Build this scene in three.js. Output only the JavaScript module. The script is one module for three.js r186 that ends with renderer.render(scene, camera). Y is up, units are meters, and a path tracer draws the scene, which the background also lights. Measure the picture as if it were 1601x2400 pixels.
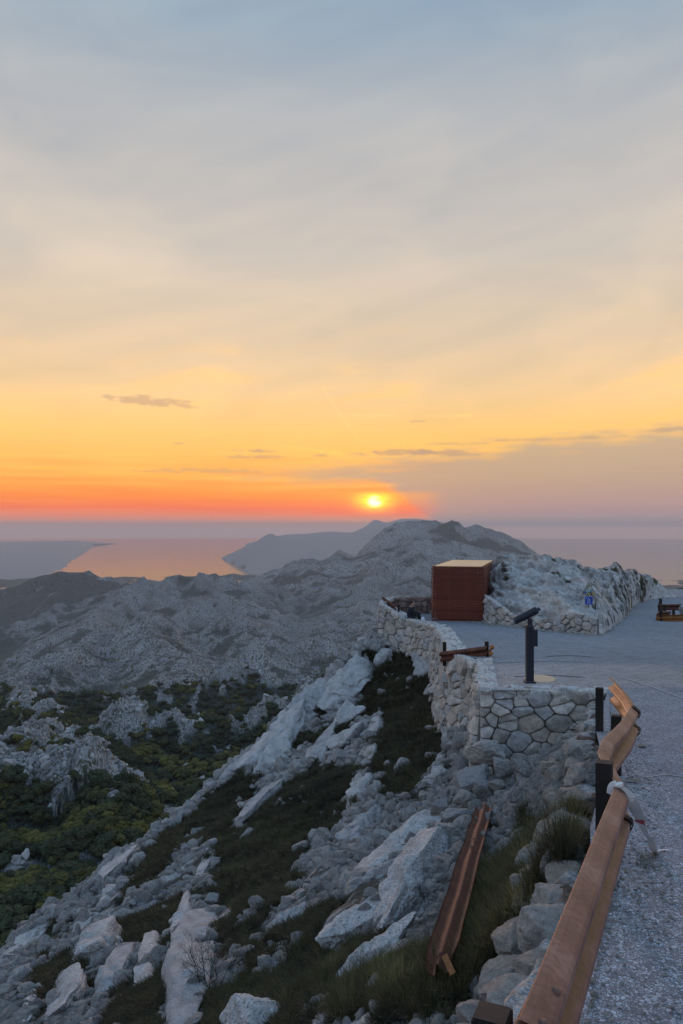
import * as THREE from 'three';
import { mergeGeometries, mergeVertices, toCreasedNormals } from 'three/addons/utils/BufferGeometryUtils.js';
import { MarchingCubes } from 'three/addons/objects/MarchingCubes.js';

// ───────────────────────── camera, sky, sun, exposure ─────────────────────────
const scene = new THREE.Scene();
const EYE = 1.9;                                       // eye height above the road
const camera = new THREE.PerspectiveCamera(66.0, 683 / 1024, 0.1, 200000);
camera.position.set(0, EYE, 0);
camera.setViewOffset(1601, 2400, 0, -35, 1601, 2400);   // level camera, lens shifted a little
const renderer = new THREE.WebGLRenderer({ antialias: true });
renderer.toneMapping = THREE.LinearToneMapping;
renderer.toneMappingExposure = 1.2;
renderer.shadowMap.enabled = true;

// noise -----------------------------------------------------------------------
function rng(seed) { let s = seed >>> 0; return () => { s = (s + 0x6D2B79F5) >>> 0; let t = s; t = Math.imul(t ^ (t >>> 15), t | 1); t ^= t + Math.imul(t ^ (t >>> 7), t | 61); return ((t ^ (t >>> 14)) >>> 0) / 4294967296; }; }
const PERM = new Uint8Array(512), G3 = [];
{ const r = rng(77), p = [...Array(256).keys()]; for (let i = 255; i > 0; i--) { const j = Math.floor(r() * (i + 1)); [p[i], p[j]] = [p[j], p[i]]; } for (let i = 0; i < 512; i++) PERM[i] = p[i & 255]; }
const fadeC = (t) => t * t * t * (t * (t * 6 - 15) + 10), mix = (a, b, t) => a + (b - a) * t;
function gr2(h, x, y) { switch (h & 7) { case 0: return x + y; case 1: return -x + y; case 2: return x - y; case 3: return -x - y; case 4: return 1.41 * x; case 5: return -1.41 * x; case 6: return 1.41 * y; default: return -1.41 * y; } }
function n2(x, y) {
  const xf = Math.floor(x), yf = Math.floor(y), X = xf & 255, Y = yf & 255; x -= xf; y -= yf;
  const u = fadeC(x), v = fadeC(y), A = PERM[X] + Y, B = PERM[X + 1] + Y;
  return mix(mix(gr2(PERM[A], x, y), gr2(PERM[B], x - 1, y), u), mix(gr2(PERM[A + 1], x, y - 1), gr2(PERM[B + 1], x - 1, y - 1), u), v);
}
function gr3(h, x, y, z) { h &= 15; const u = h < 8 ? x : y, v = h < 4 ? y : h === 12 || h === 14 ? x : z; return ((h & 1) ? -u : u) + ((h & 2) ? -v : v); }
function n3(x, y, z) {
  const xf = Math.floor(x), yf = Math.floor(y), zf = Math.floor(z), X = xf & 255, Y = yf & 255, Z = zf & 255; x -= xf; y -= yf; z -= zf;
  const u = fadeC(x), v = fadeC(y), w = fadeC(z), A = PERM[X] + Y, AA = PERM[A] + Z, AB = PERM[A + 1] + Z, B = PERM[X + 1] + Y, BA = PERM[B] + Z, BB = PERM[B + 1] + Z;
  return mix(mix(mix(gr3(PERM[AA], x, y, z), gr3(PERM[BA], x - 1, y, z), u), mix(gr3(PERM[AB], x, y - 1, z), gr3(PERM[BB], x - 1, y - 1, z), u), v),
    mix(mix(gr3(PERM[AA + 1], x, y, z - 1), gr3(PERM[BA + 1], x - 1, y, z - 1), u), mix(gr3(PERM[AB + 1], x, y - 1, z - 1), gr3(PERM[BB + 1], x - 1, y - 1, z - 1), u), v), w);
}
const fbm2 = (x, y, o) => { let s = 0, a = 0.5; for (let i = 0; i < o; i++) { s += a * n2(x, y); x = x * 2.03 + 17.1; y = y * 2.03 - 9.7; a *= 0.5; } return s; };
const fbm3 = (x, y, z, o) => { let s = 0, a = 0.5; for (let i = 0; i < o; i++) { s += a * n3(x, y, z); x = x * 2.03 + 7.1; y = y * 2.03 - 9.7; z = z * 2.03 + 3.3; a *= 0.5; } return s; };
const rid2 = (x, y, o) => { let s = 0, a = 0.5; for (let i = 0; i < o; i++) { s += a * (1 - 2 * Math.abs(n2(x, y))); x = x * 2.07 + 5.3; y = y * 2.07 + 11.9; a *= 0.5; } return s; };
const clamp = (x, a = 0, b = 1) => Math.min(b, Math.max(a, x));
const sst = (a, b, x) => { const t = clamp((x - a) / (b - a)); return t * t * (3 - 2 * t); };
const lut = (tab, x) => { if (x <= tab[0][0]) return tab[0][1]; for (let i = 1; i < tab.length; i++) if (x <= tab[i][0]) return mix(tab[i - 1][1], tab[i][1], (x - tab[i - 1][0]) / (tab[i][0] - tab[i - 1][0])); return tab[tab.length - 1][1]; };
const lin = (c) => { c /= 255; return c <= 0.04045 ? c / 12.92 : Math.pow((c + 0.055) / 1.055, 2.4); };
const L3 = (r, g, b) => [lin(r), lin(g), lin(b)];

// ── the sky: air, high thin cloud and a low bank of stratus round the setting sun ──
const SUN_AZ = 2.4 * Math.PI / 180, SUN_EL = 1.85 * Math.PI / 180;
const HAZE = 0.000042;
function skyTexture(W, H) {
  const data = new Float32Array(W * H * 4), deg = 180 / Math.PI;
  const ramp = (tab) => { const t = tab.map(([e, ...c]) => [e, L3(...c)]); return (e, out) => { let i = 1; while (i < t.length - 1 && e > t[i][0]) i++; const f = clamp((e - t[i - 1][0]) / (t[i][0] - t[i - 1][0])); for (let k = 0; k < 3; k++) out[k] = mix(t[i - 1][1][k], t[i][1][k], f); return out; }; };
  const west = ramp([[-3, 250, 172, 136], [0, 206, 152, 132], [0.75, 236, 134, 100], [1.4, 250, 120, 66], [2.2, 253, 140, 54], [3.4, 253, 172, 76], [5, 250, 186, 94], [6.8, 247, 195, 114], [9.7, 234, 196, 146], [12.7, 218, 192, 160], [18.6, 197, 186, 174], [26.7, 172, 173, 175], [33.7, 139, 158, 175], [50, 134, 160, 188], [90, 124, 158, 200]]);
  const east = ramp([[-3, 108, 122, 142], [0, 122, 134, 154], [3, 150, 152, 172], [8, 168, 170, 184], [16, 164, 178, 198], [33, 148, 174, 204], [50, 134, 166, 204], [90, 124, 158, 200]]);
  const bank = ramp([[-3, 104, 114, 130], [0.0, 120, 130, 148], [0.7, 138, 143, 152], [1.6, 150, 149, 151], [3.5, 163, 152, 143], [6, 178, 160, 140]]);
  const a = [0, 0, 0], b = [0, 0, 0], c = [0, 0, 0];
  for (let j = 0; j < H; j++) {
    const el = ((j + 0.5) / H - 0.5) * 180;
    for (let i = 0; i < W; i++) {
      let az = ((i + 0.5) / W) * 360 - 90; if (az > 180) az -= 360;             // 0 = straight ahead, + = right
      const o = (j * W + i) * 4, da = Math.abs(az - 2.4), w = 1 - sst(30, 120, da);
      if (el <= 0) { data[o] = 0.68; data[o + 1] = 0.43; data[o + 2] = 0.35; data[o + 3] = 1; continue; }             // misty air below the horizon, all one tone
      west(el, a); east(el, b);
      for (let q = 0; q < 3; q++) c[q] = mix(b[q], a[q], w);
      if (el < 60) {
        // soft high veil, stretched along the horizon
        const vx = az * 0.045, vy = el * 0.11, warp = fbm2(vx * 0.7 + 3, vy * 0.6, 3);
        const veil = fbm2(vx * 0.9 + warp * 0.9 + 9, vy * 1.1 + az * 0.012 + warp * 0.5, 5);
        const band = sst(4, 9, el) * (1 - sst(34, 58, el));
        const wisp = fbm2(vx * 2.2 - vy * 0.9 + 2.2 * warp + 40, vy * 3.6 - az * 0.055 + 1.8 * warp, 5);
        const up = (veil * 0.24 + wisp * 0.13) * band * (0.35 + 0.65 * w);
        c[0] *= 1 + up * 1.05; c[1] *= 1 + up * 0.72; c[2] *= 1 + up * 0.3;
        // brighter peach wisps low in the west
        const wis = sst(0.08, 0.42, fbm2(az * 0.05 + warp + 31, el * 0.34 - az * 0.03 + warp * 1.4, 5)) * sst(5, 8.5, el) * (1 - sst(11, 16, el)) * w;
        c[0] *= 1 + wis * 0.14; c[1] *= 1 + wis * 0.03; c[2] *= 1 - wis * 0.16;
        // fine horizontal streaks close to the horizon
        const st = fbm2(az * 0.09 + 5, el * 2.6 + 0.4 * warp, 4) * (1 - sst(3.5, 6.5, el)) * sst(0.2, 1.2, el) * w;
        c[0] *= 1 + st * 0.06; c[1] *= 1 + st * 0.34; c[2] *= 1 + st * 0.3;
      }
      // grey stratus bank: wedge that thickens to the right
      if (el > -3 && el < 9 && az > -40 && az < 130) {
        const t = sst(-9, 24, az), rag = fbm2(az * 0.33 + 2, el * 2.1, 5);
        const top = mix(4.1, 6.6, t) + rag * mix(0.8, 1.3, t), low = mix(3.3, -0.4, sst(2, 8.5, az)) + rag * 0.35;
        let k = sst(top + 0.7, top - 1.1, el) * sst(low - 0.4, low + 0.5, el) * sst(-11 + rag * 7, 1 + rag * 5, az) * (1 - sst(60, 130, az));
        k = Math.max(k, sst(1.25, 0.15, el) * sst(3, 9, az) * (1 - sst(60, 130, az)));
        bank(el, b); const warm = (1 - sst(2, 20, Math.hypot(az - 2.4, (el - 2) * 1.5))) * 0.4;
        for (let q = 0; q < 3; q++) c[q] = mix(c[q], mix(b[q], b[q] * [1.16, 0.95, 0.74][q], warm), k * 0.80);
        // bright slit under the bank at the left
        const slit = Math.exp(-(((el - 2.95 - 0.02 * az) / 0.16) ** 2)) * sst(-11, -1, az) * (1 - sst(3.2, 4.6, az)) * 0.65;
        c[0] = mix(c[0], 1.0, slit); c[1] = mix(c[1], 0.42, slit); c[2] = mix(c[2], 0.09, slit);
      }
      // small dark clouds
      for (const [ca, ce, wa, we, d, tilt] of SMALL) {
        if (Math.abs(az - ca) > wa * 1.7 || Math.abs(el - ce) > we * 4 + 0.5) continue;
        const x = (az - ca) / wa, y = (el - ce - tilt * (az - ca)) / we;
        const m = sst(0.0, 0.75, 1 - x * x - y * y * (y < 0 ? 2.2 : 1) + 1.7 * fbm2(az * 0.9 + ca, el * 4.2, 4)) * d;
        for (let q = 0; q < 3; q++) c[q] = mix(c[q], [0.40, 0.27, 0.20][q], m);
      }
      // faint condensation trails
      for (const [a0, e0, a1, e1, th, s] of TRAILS) {
        const ux = a1 - a0, uy = e1 - e0, t = clamp(((az - a0) * ux + (el - e0) * uy) / (ux * ux + uy * uy)), dd = Math.hypot(az - a0 - t * ux, el - e0 - t * uy);
        if (dd > th * 3) continue;
        const m = Math.exp(-((dd / th) ** 2)) * s * sst(0, 0.25, t) * (0.5 + 0.9 * t) * clamp(0.7 + n2(az * 6, el * 6));
        c[0] *= 1 + m * 0.4; c[1] *= 1 + m * 0.34; c[2] *= 1 + m * 0.1;
      }
      // glow and the veiled sun
      {
        const dx = az - 2.4, dy = el - 1.85, r = Math.hypot(dx, dy * 1.3), slot = sst(0.55, 1.15, el) * sst(2.75, 2.3, el);
        const wide = Math.exp(-Math.abs(dx) / 5.2) * slot * (1 - sst(3.2, 5.6, dx) * 1);
        c[0] = mix(c[0], 1.0, wide * 0.92); c[1] = mix(c[1], mix(0.13, 0.34, sst(1.0, 2.3, el)), wide * 0.9); c[2] = mix(c[2], 0.045, wide * 0.9);
        const streak = 1 + 0.5 * n2(az * 1.3, el * 9);
        const g = Math.exp(-((dx / 1.15) ** 2) - ((dy / 0.62) ** 2)) * slot * clamp(streak);
        c[0] += g * 0.8; c[1] += g * 0.9; c[2] += g * 0.0;
        const disc = Math.exp(-((r / 0.46) ** 4)) * clamp(0.8 + 0.9 * n2(az * 0.9 + 2, el * 7 + 3)) * slot;
        c[0] += disc * 2.6; c[1] += disc * 2.5; c[2] += disc * 1.1;
        const halo = Math.exp(-((r / 6) ** 1.3)) * 0.10; c[0] += halo; c[1] += halo * 0.5; c[2] += halo * 0.1;
      }
      data[o] = c[0]; data[o + 1] = c[1]; data[o + 2] = c[2]; data[o + 3] = 1;
    }
  }
  const t = new THREE.DataTexture(data, W, H, THREE.RGBAFormat, THREE.FloatType);
  t.mapping = THREE.EquirectangularReflectionMapping; t.magFilter = THREE.LinearFilter; t.minFilter = THREE.LinearFilter; t.needsUpdate = true;
  return t;
}
// [azimuth, elevation, half width, half height, strength, tilt] in degrees
const SMALL = [[-13.6, 8.75, 3.3, 0.42, 0.5, -0.06], [-11.6, 5.9, 0.7, 0.07, 0.6, 0], [-6.3, 5.45, 1.5, 0.16, 0.6, 0], [-6.4, 5.0, 2.6, 0.16, 0.45, 0.02], [-1.5, 5.15, 1.1, 0.12, 0.55, 0], [4.3, 5.35, 3.3, 0.27, 0.62, 0.01], [7.2, 5.3, 3.0, 0.33, 0.58, -0.02], [8.2, 5.95, 3.0, 0.13, 0.4, 0], [15, 6.15, 6, 0.14, 0.4, 0.01], [23.5, 6.5, 3.5, 0.2, 0.4, 0.02], [-10, 4.0, 4.8, 0.24, 0.36, 0.01], [5.8, 7.6, 0.8, 0.05, 0.5, 0]];
const TRAILS = [[-2.0, 10.9, 1.2, 6.3, 0.06, 0.35], [-5.2, 5.95, 0.0, 5.3, 0.05, 0.8], [-2.8, 8.1, 4.0, 8.0, 0.05, 0.45], [5.5, 8.0, 9.5, 7.95, 0.05, 0.45]];
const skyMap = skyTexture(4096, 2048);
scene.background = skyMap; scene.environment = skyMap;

const sun = new THREE.DirectionalLight(new THREE.Color(1.0, 0.52, 0.36), 1.0);
sun.position.set(Math.sin(SUN_AZ) * 200, EYE + Math.tan(SUN_EL) * 200, -Math.cos(SUN_AZ) * 200);
sun.target.position.set(0, EYE, 0);
sun.castShadow = true; sun.shadow.radius = 12; sun.shadow.mapSize.set(2048, 2048);
Object.assign(sun.shadow.camera, { left: -60, right: 60, top: 40, bottom: -40, near: 1, far: 420 });
sun.name = 'sun'; scene.add(sun, sun.target);
scene.fog = new THREE.FogExp2(new THREE.Color(1.0, 0.95, 0.95), HAZE);

// ───────────────────────── helpers ─────────────────────────
const F = 1848;                                        // focal length in pixels of the 1601 x 2400 picture
const V = (x, drop, z) => new THREE.Vector3(x, EYE - drop, -z);            // right, below the eye, ahead
const at = (u, v, z) => [(u - 800) / F * z, (v - 1235) / F * z, z];        // [x, drop, z] of something seen at (u, v), z metres ahead
const numbers = {};
const numbered = (n) => { const k = (numbers[n] = (numbers[n] ?? -1) + 1); return k ? n + '_' + String(k).padStart(3, '0') : n; };
function shade(o) { o.traverse((m) => { if (m.isMesh) { m.castShadow = true; m.receiveShadow = true; } }); return o; }
function part(name, geo, mat, parent, label) { const m = new THREE.Mesh(geo, mat); m.name = name; m.castShadow = m.receiveShadow = true; if (label) m.userData.label = label; parent.add(m); return m; }
function thing(name, label, category, pos, turn = 0, group) { const g = new THREE.Group(); g.name = numbered(name); if (pos) g.position.copy(pos); g.rotation.y = turn; g.userData = { label, category }; if (group) g.userData.group = group; scene.add(g); return g; }
function solo(name, geo, mat, label, category, group) { const m = new THREE.Mesh(geo, mat); m.name = numbered(name); m.castShadow = m.receiveShadow = true; m.userData = { label, category }; if (group) m.userData.group = group; scene.add(m); return m; }
function struct(name, geo, mat, label) { const m = new THREE.Mesh(geo, mat); m.name = numbered(name); m.castShadow = m.receiveShadow = true; m.userData = { kind: 'structure', label }; scene.add(m); return m; }
function stuff(o, name, label, category) { o.name = numbered(name); o.castShadow = o.receiveShadow = true; o.userData = { kind: 'stuff', label, category }; scene.add(o); return o; }
function gridGeo(nu, nv, f, withColor) {               // f(i, j, p, uv, col) fills one vertex
  const P = new Float32Array(nu * nv * 3), U = new Float32Array(nu * nv * 2), C = withColor ? new Float32Array(nu * nv * 3) : null, p = [0, 0, 0], t = [0, 0], c = [1, 1, 1];
  for (let j = 0; j < nv; j++) for (let i = 0; i < nu; i++) { const k = j * nu + i; f(i, j, p, t, c); P.set(p, k * 3); U.set(t, k * 2); if (C) C.set(c, k * 3); }
  const I = new Uint32Array((nu - 1) * (nv - 1) * 6); let q = 0;
  for (let j = 0; j < nv - 1; j++) for (let i = 0; i < nu - 1; i++) { const k = j * nu + i; I[q++] = k; I[q++] = k + 1; I[q++] = k + nu; I[q++] = k + 1; I[q++] = k + nu + 1; I[q++] = k + nu; }
  const g = new THREE.BufferGeometry();
  g.setAttribute('position', new THREE.BufferAttribute(P, 3)); g.setAttribute('uv', new THREE.BufferAttribute(U, 2)); if (C) g.setAttribute('color', new THREE.BufferAttribute(C, 3));
  g.setIndex(new THREE.BufferAttribute(I, 1)); g.computeVertexNormals(); return g;
}
// textures: f(x, y) over [0,1)² returns [r, g, b] linear; per(f) noise that tiles
function tex(n, f, srgb = true, m = n) {
  const d = new Uint8Array(n * m * 4);
  for (let y = 0; y < m; y++) for (let x = 0; x < n; x++) { const c = f(x / n, y / m), o = (y * n + x) * 4; for (let q = 0; q < 3; q++) { const v = clamp(c[q]); d[o + q] = Math.round(255 * (srgb ? (v <= 0.0031308 ? v * 12.92 : 1.055 * Math.pow(v, 1 / 2.4) - 0.055) : v)); } d[o + 3] = 255; }
  const t = new THREE.DataTexture(d, n, m, THREE.RGBAFormat); t.wrapS = t.wrapT = THREE.RepeatWrapping; t.magFilter = THREE.LinearFilter; t.minFilter = THREE.LinearMipmapLinearFilter; t.generateMipmaps = true; if (srgb) t.colorSpace = THREE.SRGBColorSpace; t.needsUpdate = true; return t;
}
const TAU = Math.PI * 2;
// periodic gradient noise with integer period
function pn(x, y, per, seed = 0) {
  const xf = Math.floor(x), yf = Math.floor(y), fx = x - xf, fy = y - yf, m = (a) => ((a % per) + per) % per;
  const X = m(xf), X1 = m(xf + 1), Y = m(yf), Y1 = m(yf + 1), u = fadeC(fx), v = fadeC(fy), h = (a, b) => PERM[(PERM[(a + seed) & 255] + b) & 255];
  return mix(mix(gr2(h(X, Y), fx, fy), gr2(h(X1, Y), fx - 1, fy), u), mix(gr2(h(X, Y1), fx, fy - 1), gr2(h(X1, Y1), fx - 1, fy - 1), u), v);
}
const pfbm = (x, y, per, o, seed = 0) => { let s = 0, a = 0.5, p = per; for (let i = 0; i < o; i++) { s += a * pn(x * p, y * p, p, seed + i * 13); p *= 2; a *= 0.5; } return s; };

// ───────────────────────── sea, far coast, island ─────────────────────────
const SEA = 600;                                       // metres below the eye
{
  const g = new THREE.CircleGeometry(42000, 160); g.rotateX(-Math.PI / 2);
  const ripple = tex(512, (x, y) => { const v = 0.5 + 0.6 * pfbm(x, y, 6, 5, 3); return [v, v, v]; }, false); ripple.repeat.set(900, 900);
  const sea = struct('sea', g, new THREE.MeshPhysicalMaterial({ color: new THREE.Color(0.03, 0.05, 0.07), roughness: 0.09, ior: 1.33 }), 'calm sea under the sunset, veiled by haze');
  sea.position.set(0, EYE - SEA, 0);
}
const farLandHazed = new THREE.MeshStandardMaterial({ color: new THREE.Color(0.33, 0.30, 0.28), roughness: 1 });  // land colour lightened so that it looks deeper in haze
function spline(pts, n) { const c = new THREE.CatmullRomCurve3(pts.map((p) => new THREE.Vector3(...p)), false, 'centripetal'); return c.getPoints(n).map((v) => [v.x, v.y, v.z]); }
// land lofted from a shoreline over a crest and down behind it
function loftLand(name, label, shore, crest, n, rough) {
  const S = spline(shore, n), C = spline(crest, n), rows = 26;
  const g = gridGeo(n + 1, rows, (i, j, p, t) => {
    const f = j / (rows - 9), s = S[i], c = C[i];
    let x, d, z;
    if (f <= 1) { const e = Math.pow(f, 0.9); x = mix(s[0], c[0], f); z = mix(s[2], c[2], f); d = mix(s[1] + 6, c[1], e); d -= rough * (s[1] - c[1]) * (fbm2(x / 1900, z / 1900, 5)) * Math.sin(f * Math.PI) * 1.2 + rough * 0.3 * (s[1] - c[1]) * fbm2(x / 500, z / 900, 4) * f; if (j === 0) { d = SEA + 8; x += 160 * n2(z / 700, 3); } }
    else { const b = f - 1; x = c[0]; z = c[2] * (1 + b * 0.35); d = mix(c[1], SEA + 20, clamp(b * 2.1)); }
    p[0] = x; p[1] = EYE - d; p[2] = -z; t[0] = x / 800; t[1] = z / 800;
  });
  return struct(name, g, farLandHazed, label);
}
const onSea = (u, v) => at(u, v, SEA * F / (v - 1235));
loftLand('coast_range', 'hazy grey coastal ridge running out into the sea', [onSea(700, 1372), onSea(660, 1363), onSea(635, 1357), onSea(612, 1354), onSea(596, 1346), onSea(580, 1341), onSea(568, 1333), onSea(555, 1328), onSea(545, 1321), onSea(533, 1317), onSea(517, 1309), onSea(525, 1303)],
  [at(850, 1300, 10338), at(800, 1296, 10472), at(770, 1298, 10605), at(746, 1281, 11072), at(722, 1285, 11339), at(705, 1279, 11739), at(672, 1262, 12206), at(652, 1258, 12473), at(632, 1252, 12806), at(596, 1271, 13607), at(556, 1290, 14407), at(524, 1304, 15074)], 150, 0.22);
loftLand('far_coast_range', 'faint far coastal ridge paled by haze and by its lightened colour', [onSea(960, 1330), onSea(860, 1322), onSea(760, 1316), onSea(690, 1312), onSea(630, 1308), onSea(590, 1304)],
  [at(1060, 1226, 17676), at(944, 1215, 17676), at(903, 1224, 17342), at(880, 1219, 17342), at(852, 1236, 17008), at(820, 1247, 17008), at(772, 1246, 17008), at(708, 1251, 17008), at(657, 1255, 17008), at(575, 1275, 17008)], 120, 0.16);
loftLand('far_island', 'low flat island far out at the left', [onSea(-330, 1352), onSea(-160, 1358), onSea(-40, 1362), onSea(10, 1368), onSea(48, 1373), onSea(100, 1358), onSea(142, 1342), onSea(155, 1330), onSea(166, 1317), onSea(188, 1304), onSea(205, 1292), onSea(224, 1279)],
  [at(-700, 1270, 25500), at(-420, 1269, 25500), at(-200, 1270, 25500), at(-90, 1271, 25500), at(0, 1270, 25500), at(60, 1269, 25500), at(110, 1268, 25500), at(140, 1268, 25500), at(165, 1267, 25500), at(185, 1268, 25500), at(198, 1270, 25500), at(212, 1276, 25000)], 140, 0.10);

// ───────────────────────── the karst hills ─────────────────────────
// ridges as polylines [u, v, metres ahead] on the picture's own scale; slope of the flanks; rounding of the crest
const fbmR = (x, z, r, k, o) => { const l = Math.log2(r), i = Math.floor(l), s = k * Math.pow(2, i), f = sst(0.25, 0.75, l - i); return f <= 0 ? fbm2(x / s, z / s, o) : f >= 1 ? fbm2(x / (2 * s), z / (2 * s), o) : mix(fbm2(x / s, z / s, o), fbm2(x / (2 * s), z / (2 * s), o), f); };
const ridR = (x, z, r, k, o) => { const l = Math.log2(r), i = Math.floor(l), s = k * Math.pow(2, i), f = sst(0.25, 0.75, l - i); return f <= 0 ? rid2(x / s, z / s, o) : f >= 1 ? rid2(x / (2 * s), z / (2 * s), o) : mix(rid2(x / s, z / s, o), rid2(x / (2 * s), z / (2 * s), o), f); };
const ridges = [], nearer = (z) => z < 4000 ? z : 4000 + (z - 4000) * 0.5;
function ridge(z, slope, round, pts) { ridges.push({ slope, round, pts: pts.map(([u, v, zz]) => at(u, v, nearer(zz ?? z))) }); }
ridge(5200, 0.42, 30, [[-300, 1420], [-80, 1402], [0, 1384], [45, 1373], [75, 1357], [103, 1347], [134, 1340], [170, 1338], [200, 1342], [223, 1350], [268, 1366], [330, 1395]]);
ridge(4300, 0.40, 22, [[-250, 1470], [-60, 1446], [0, 1435], [58, 1428], [90, 1412], [116, 1394], [147, 1383], [192, 1388], [230, 1378], [268, 1368], [312, 1362], [370, 1364], [395, 1352], [411, 1345], [440, 1352], [464, 1347], [480, 1348], [495, 1341], [518, 1355], [553, 1369], [585, 1364], [612, 1372], [690, 1400]]);
ridge(3300, 0.42, 25, [[-200, 1485], [-40, 1470], [60, 1462], [120, 1458], [174, 1456], [214, 1450], [250, 1428], [295, 1421], [330, 1436], [370, 1428], [415, 1420], [446, 1411], [491, 1424], [554, 1411], [600, 1425]]);
ridge(2500, 0.46, 16, [[-200, 1580], [0, 1556], [45, 1537], [98, 1530], [147, 1500], [179, 1491], [223, 1478], [250, 1499], [286, 1478], [321, 1459], [353, 1448], [384, 1453], [411, 1476], [440, 1482], [473, 1472], [500, 1464], [527, 1455], [554, 1464], [594, 1487], [638, 1518], [655, 1560]]);
ridge(7000, 0.40, 30, [[600, 1384], [612, 1372], [651, 1347], [683, 1321], [708, 1311], [740, 1317], [756, 1315], [772, 1306], [804, 1303], [829, 1313], [861, 1300], [893, 1288], [931, 1279], [965, 1270], [1000, 1264], [1060, 1268], [1130, 1285], [1230, 1302], [1340, 1330]]);
ridge(9600, 0.42, 24, [[800, 1335], [829, 1310], [850, 1287], [874, 1265], [906, 1243], [938, 1228], [970, 1227], [1001, 1225], [1027, 1219], [1043, 1229], [1065, 1220], [1080, 1228], [1091, 1239], [1116, 1233], [1148, 1244], [1175, 1249], [1193, 1255], [1218, 1268], [1276, 1306], [1350, 1345]]);
ridge(14000, 0.4, 30, [[765, 1312], [775, 1303], [791, 1291], [808, 1298], [829, 1304], [850, 1312]]);
ridge(0, 0.40, 25, [[708, 1312, 7000], [735, 1345, 5900], [765, 1372, 5100], [800, 1420, 3800], [785, 1470, 2800], [740, 1512, 2100]]);
ridge(0, 0.40, 25, [[893, 1288, 7000], [890, 1350, 5200], [880, 1400, 3800], [862, 1450, 2900], [850, 1500, 2200]]);
ridge(0, 0.40, 25, [[651, 1348, 7000], [640, 1400, 5000], [600, 1440, 3600], [565, 1462, 2700], [600, 1520, 2000]]);
ridge(0, 0.42, 18, [[250, 1428, 3300], [215, 1470, 2600], [190, 1520, 2100], [130, 1560, 1700]]);
ridge(0, 0.46, 14, [[353, 1449, 2500], [380, 1510, 2000], [420, 1565, 1600], [430, 1600, 1250]]);
ridge(0, 0.42, 18, [[974, 1268, 7200], [985, 1330, 5600], [960, 1400, 4000], [940, 1450, 3200]]);
ridge(870, 0.55, 5, [[-200, 1640], [0, 1621], [58, 1613], [112, 1621], [180, 1640], [250, 1632], [330, 1621], [390, 1614], [446, 1606], [470, 1597], [491, 1584], [512, 1569], [531, 1557], [562, 1561], [598, 1575], [640, 1585], [700, 1588], [760, 1580]]);
ridge(540, 0.58, 3, [[175, 1760, 400], [192, 1738, 440], [220, 1708], [250, 1683], [286, 1661], [326, 1647], [357, 1650], [402, 1670], [433, 1683], [491, 1689], [549, 1690], [580, 1674], [625, 1648], [665, 1635], [700, 1624], [760, 1592], [840, 1570]]);
ridge(262, 0.75, 2, [[-160, 1815], [0, 1783], [22, 1768], [89, 1766], [156, 1763], [192, 1746], [223, 1743], [245, 1763], [262, 1790], [277, 1830, 250], [240, 1900, 225], [205, 1985, 205]]);
ridge(0, 0.6, 3, [[58, 1614, 870], [90, 1660, 640], [80, 1700, 520], [60, 1745, 420]]);
const FLOOR = [[30, 50], [100, 70], [180, 82], [250, 92], [320, 108], [470, 142], [650, 172], [850, 195], [1300, 310], [1900, 400], [2600, 490], [4200, 520], [4800, 560], [5500, 605], [30000, 606]];
const FLOOR_R = [[30, 50], [100, 70], [180, 82], [250, 92], [320, 108], [470, 142], [650, 172], [850, 195], [1300, 300], [1900, 385], [2600, 450], [4500, 500], [5500, 500], [7300, 520], [8400, 605], [30000, 606]];
function hillDrop(x, z, out) {
  const r = Math.hypot(x, z), rr = sst(0.55, 0.85, x / z + 0.62);
  const wx = x + mix(0.05, 0.012, sst(700, 2500, r)) * r * fbmR(x, z, r, 0.11, 3), wz = z;
  let best = mix(lut(FLOOR, r), lut(FLOOR_R, r), rr), rel = 0, floor = best;
  best += mix(0.055, 0.012, sst(900, 2600, r)) * r * fbmR(x + 99, z, r, 0.09, 3);
  let k = best;
  for (const R of ridges) {
    let bd = 1e18, bh = 0; const P = R.pts;
    for (let i = 0; i < P.length - 1; i++) {
      const ax = P[i][0], az = P[i][2], bx = P[i + 1][0] - ax, bz = P[i + 1][2] - az, L = bx * bx + bz * bz;
      const t = clamp(((wx - ax) * bx + (wz - az) * bz) / L), dx = wx - ax - t * bx, dz = wz - az - t * bz, d = dx * dx + dz * dz;
      if (d < bd) { bd = d; bh = mix(P[i][1], P[i + 1][1], t); }
    }
    const d = Math.sqrt(bd), h = bh + R.slope * (Math.sqrt(bd + R.round * R.round) - R.round) ;
    // smooth minimum of the drops
    const s = 0.012 * r + 1.5, q = clamp(0.5 + 0.5 * (k - h) / s); k = mix(k, h, q) - s * q * (1 - q) * 0.6;
    if (h <= k + s) rel = Math.max(rel, 1 - clamp(d * R.slope / (floor - bh + 1)));
  }
  out.rel = clamp((floor - k) / (0.05 * r + 8)); out.floor = floor;
  return k;
}
const hs = { rel: 0, floor: 0 };
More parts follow.
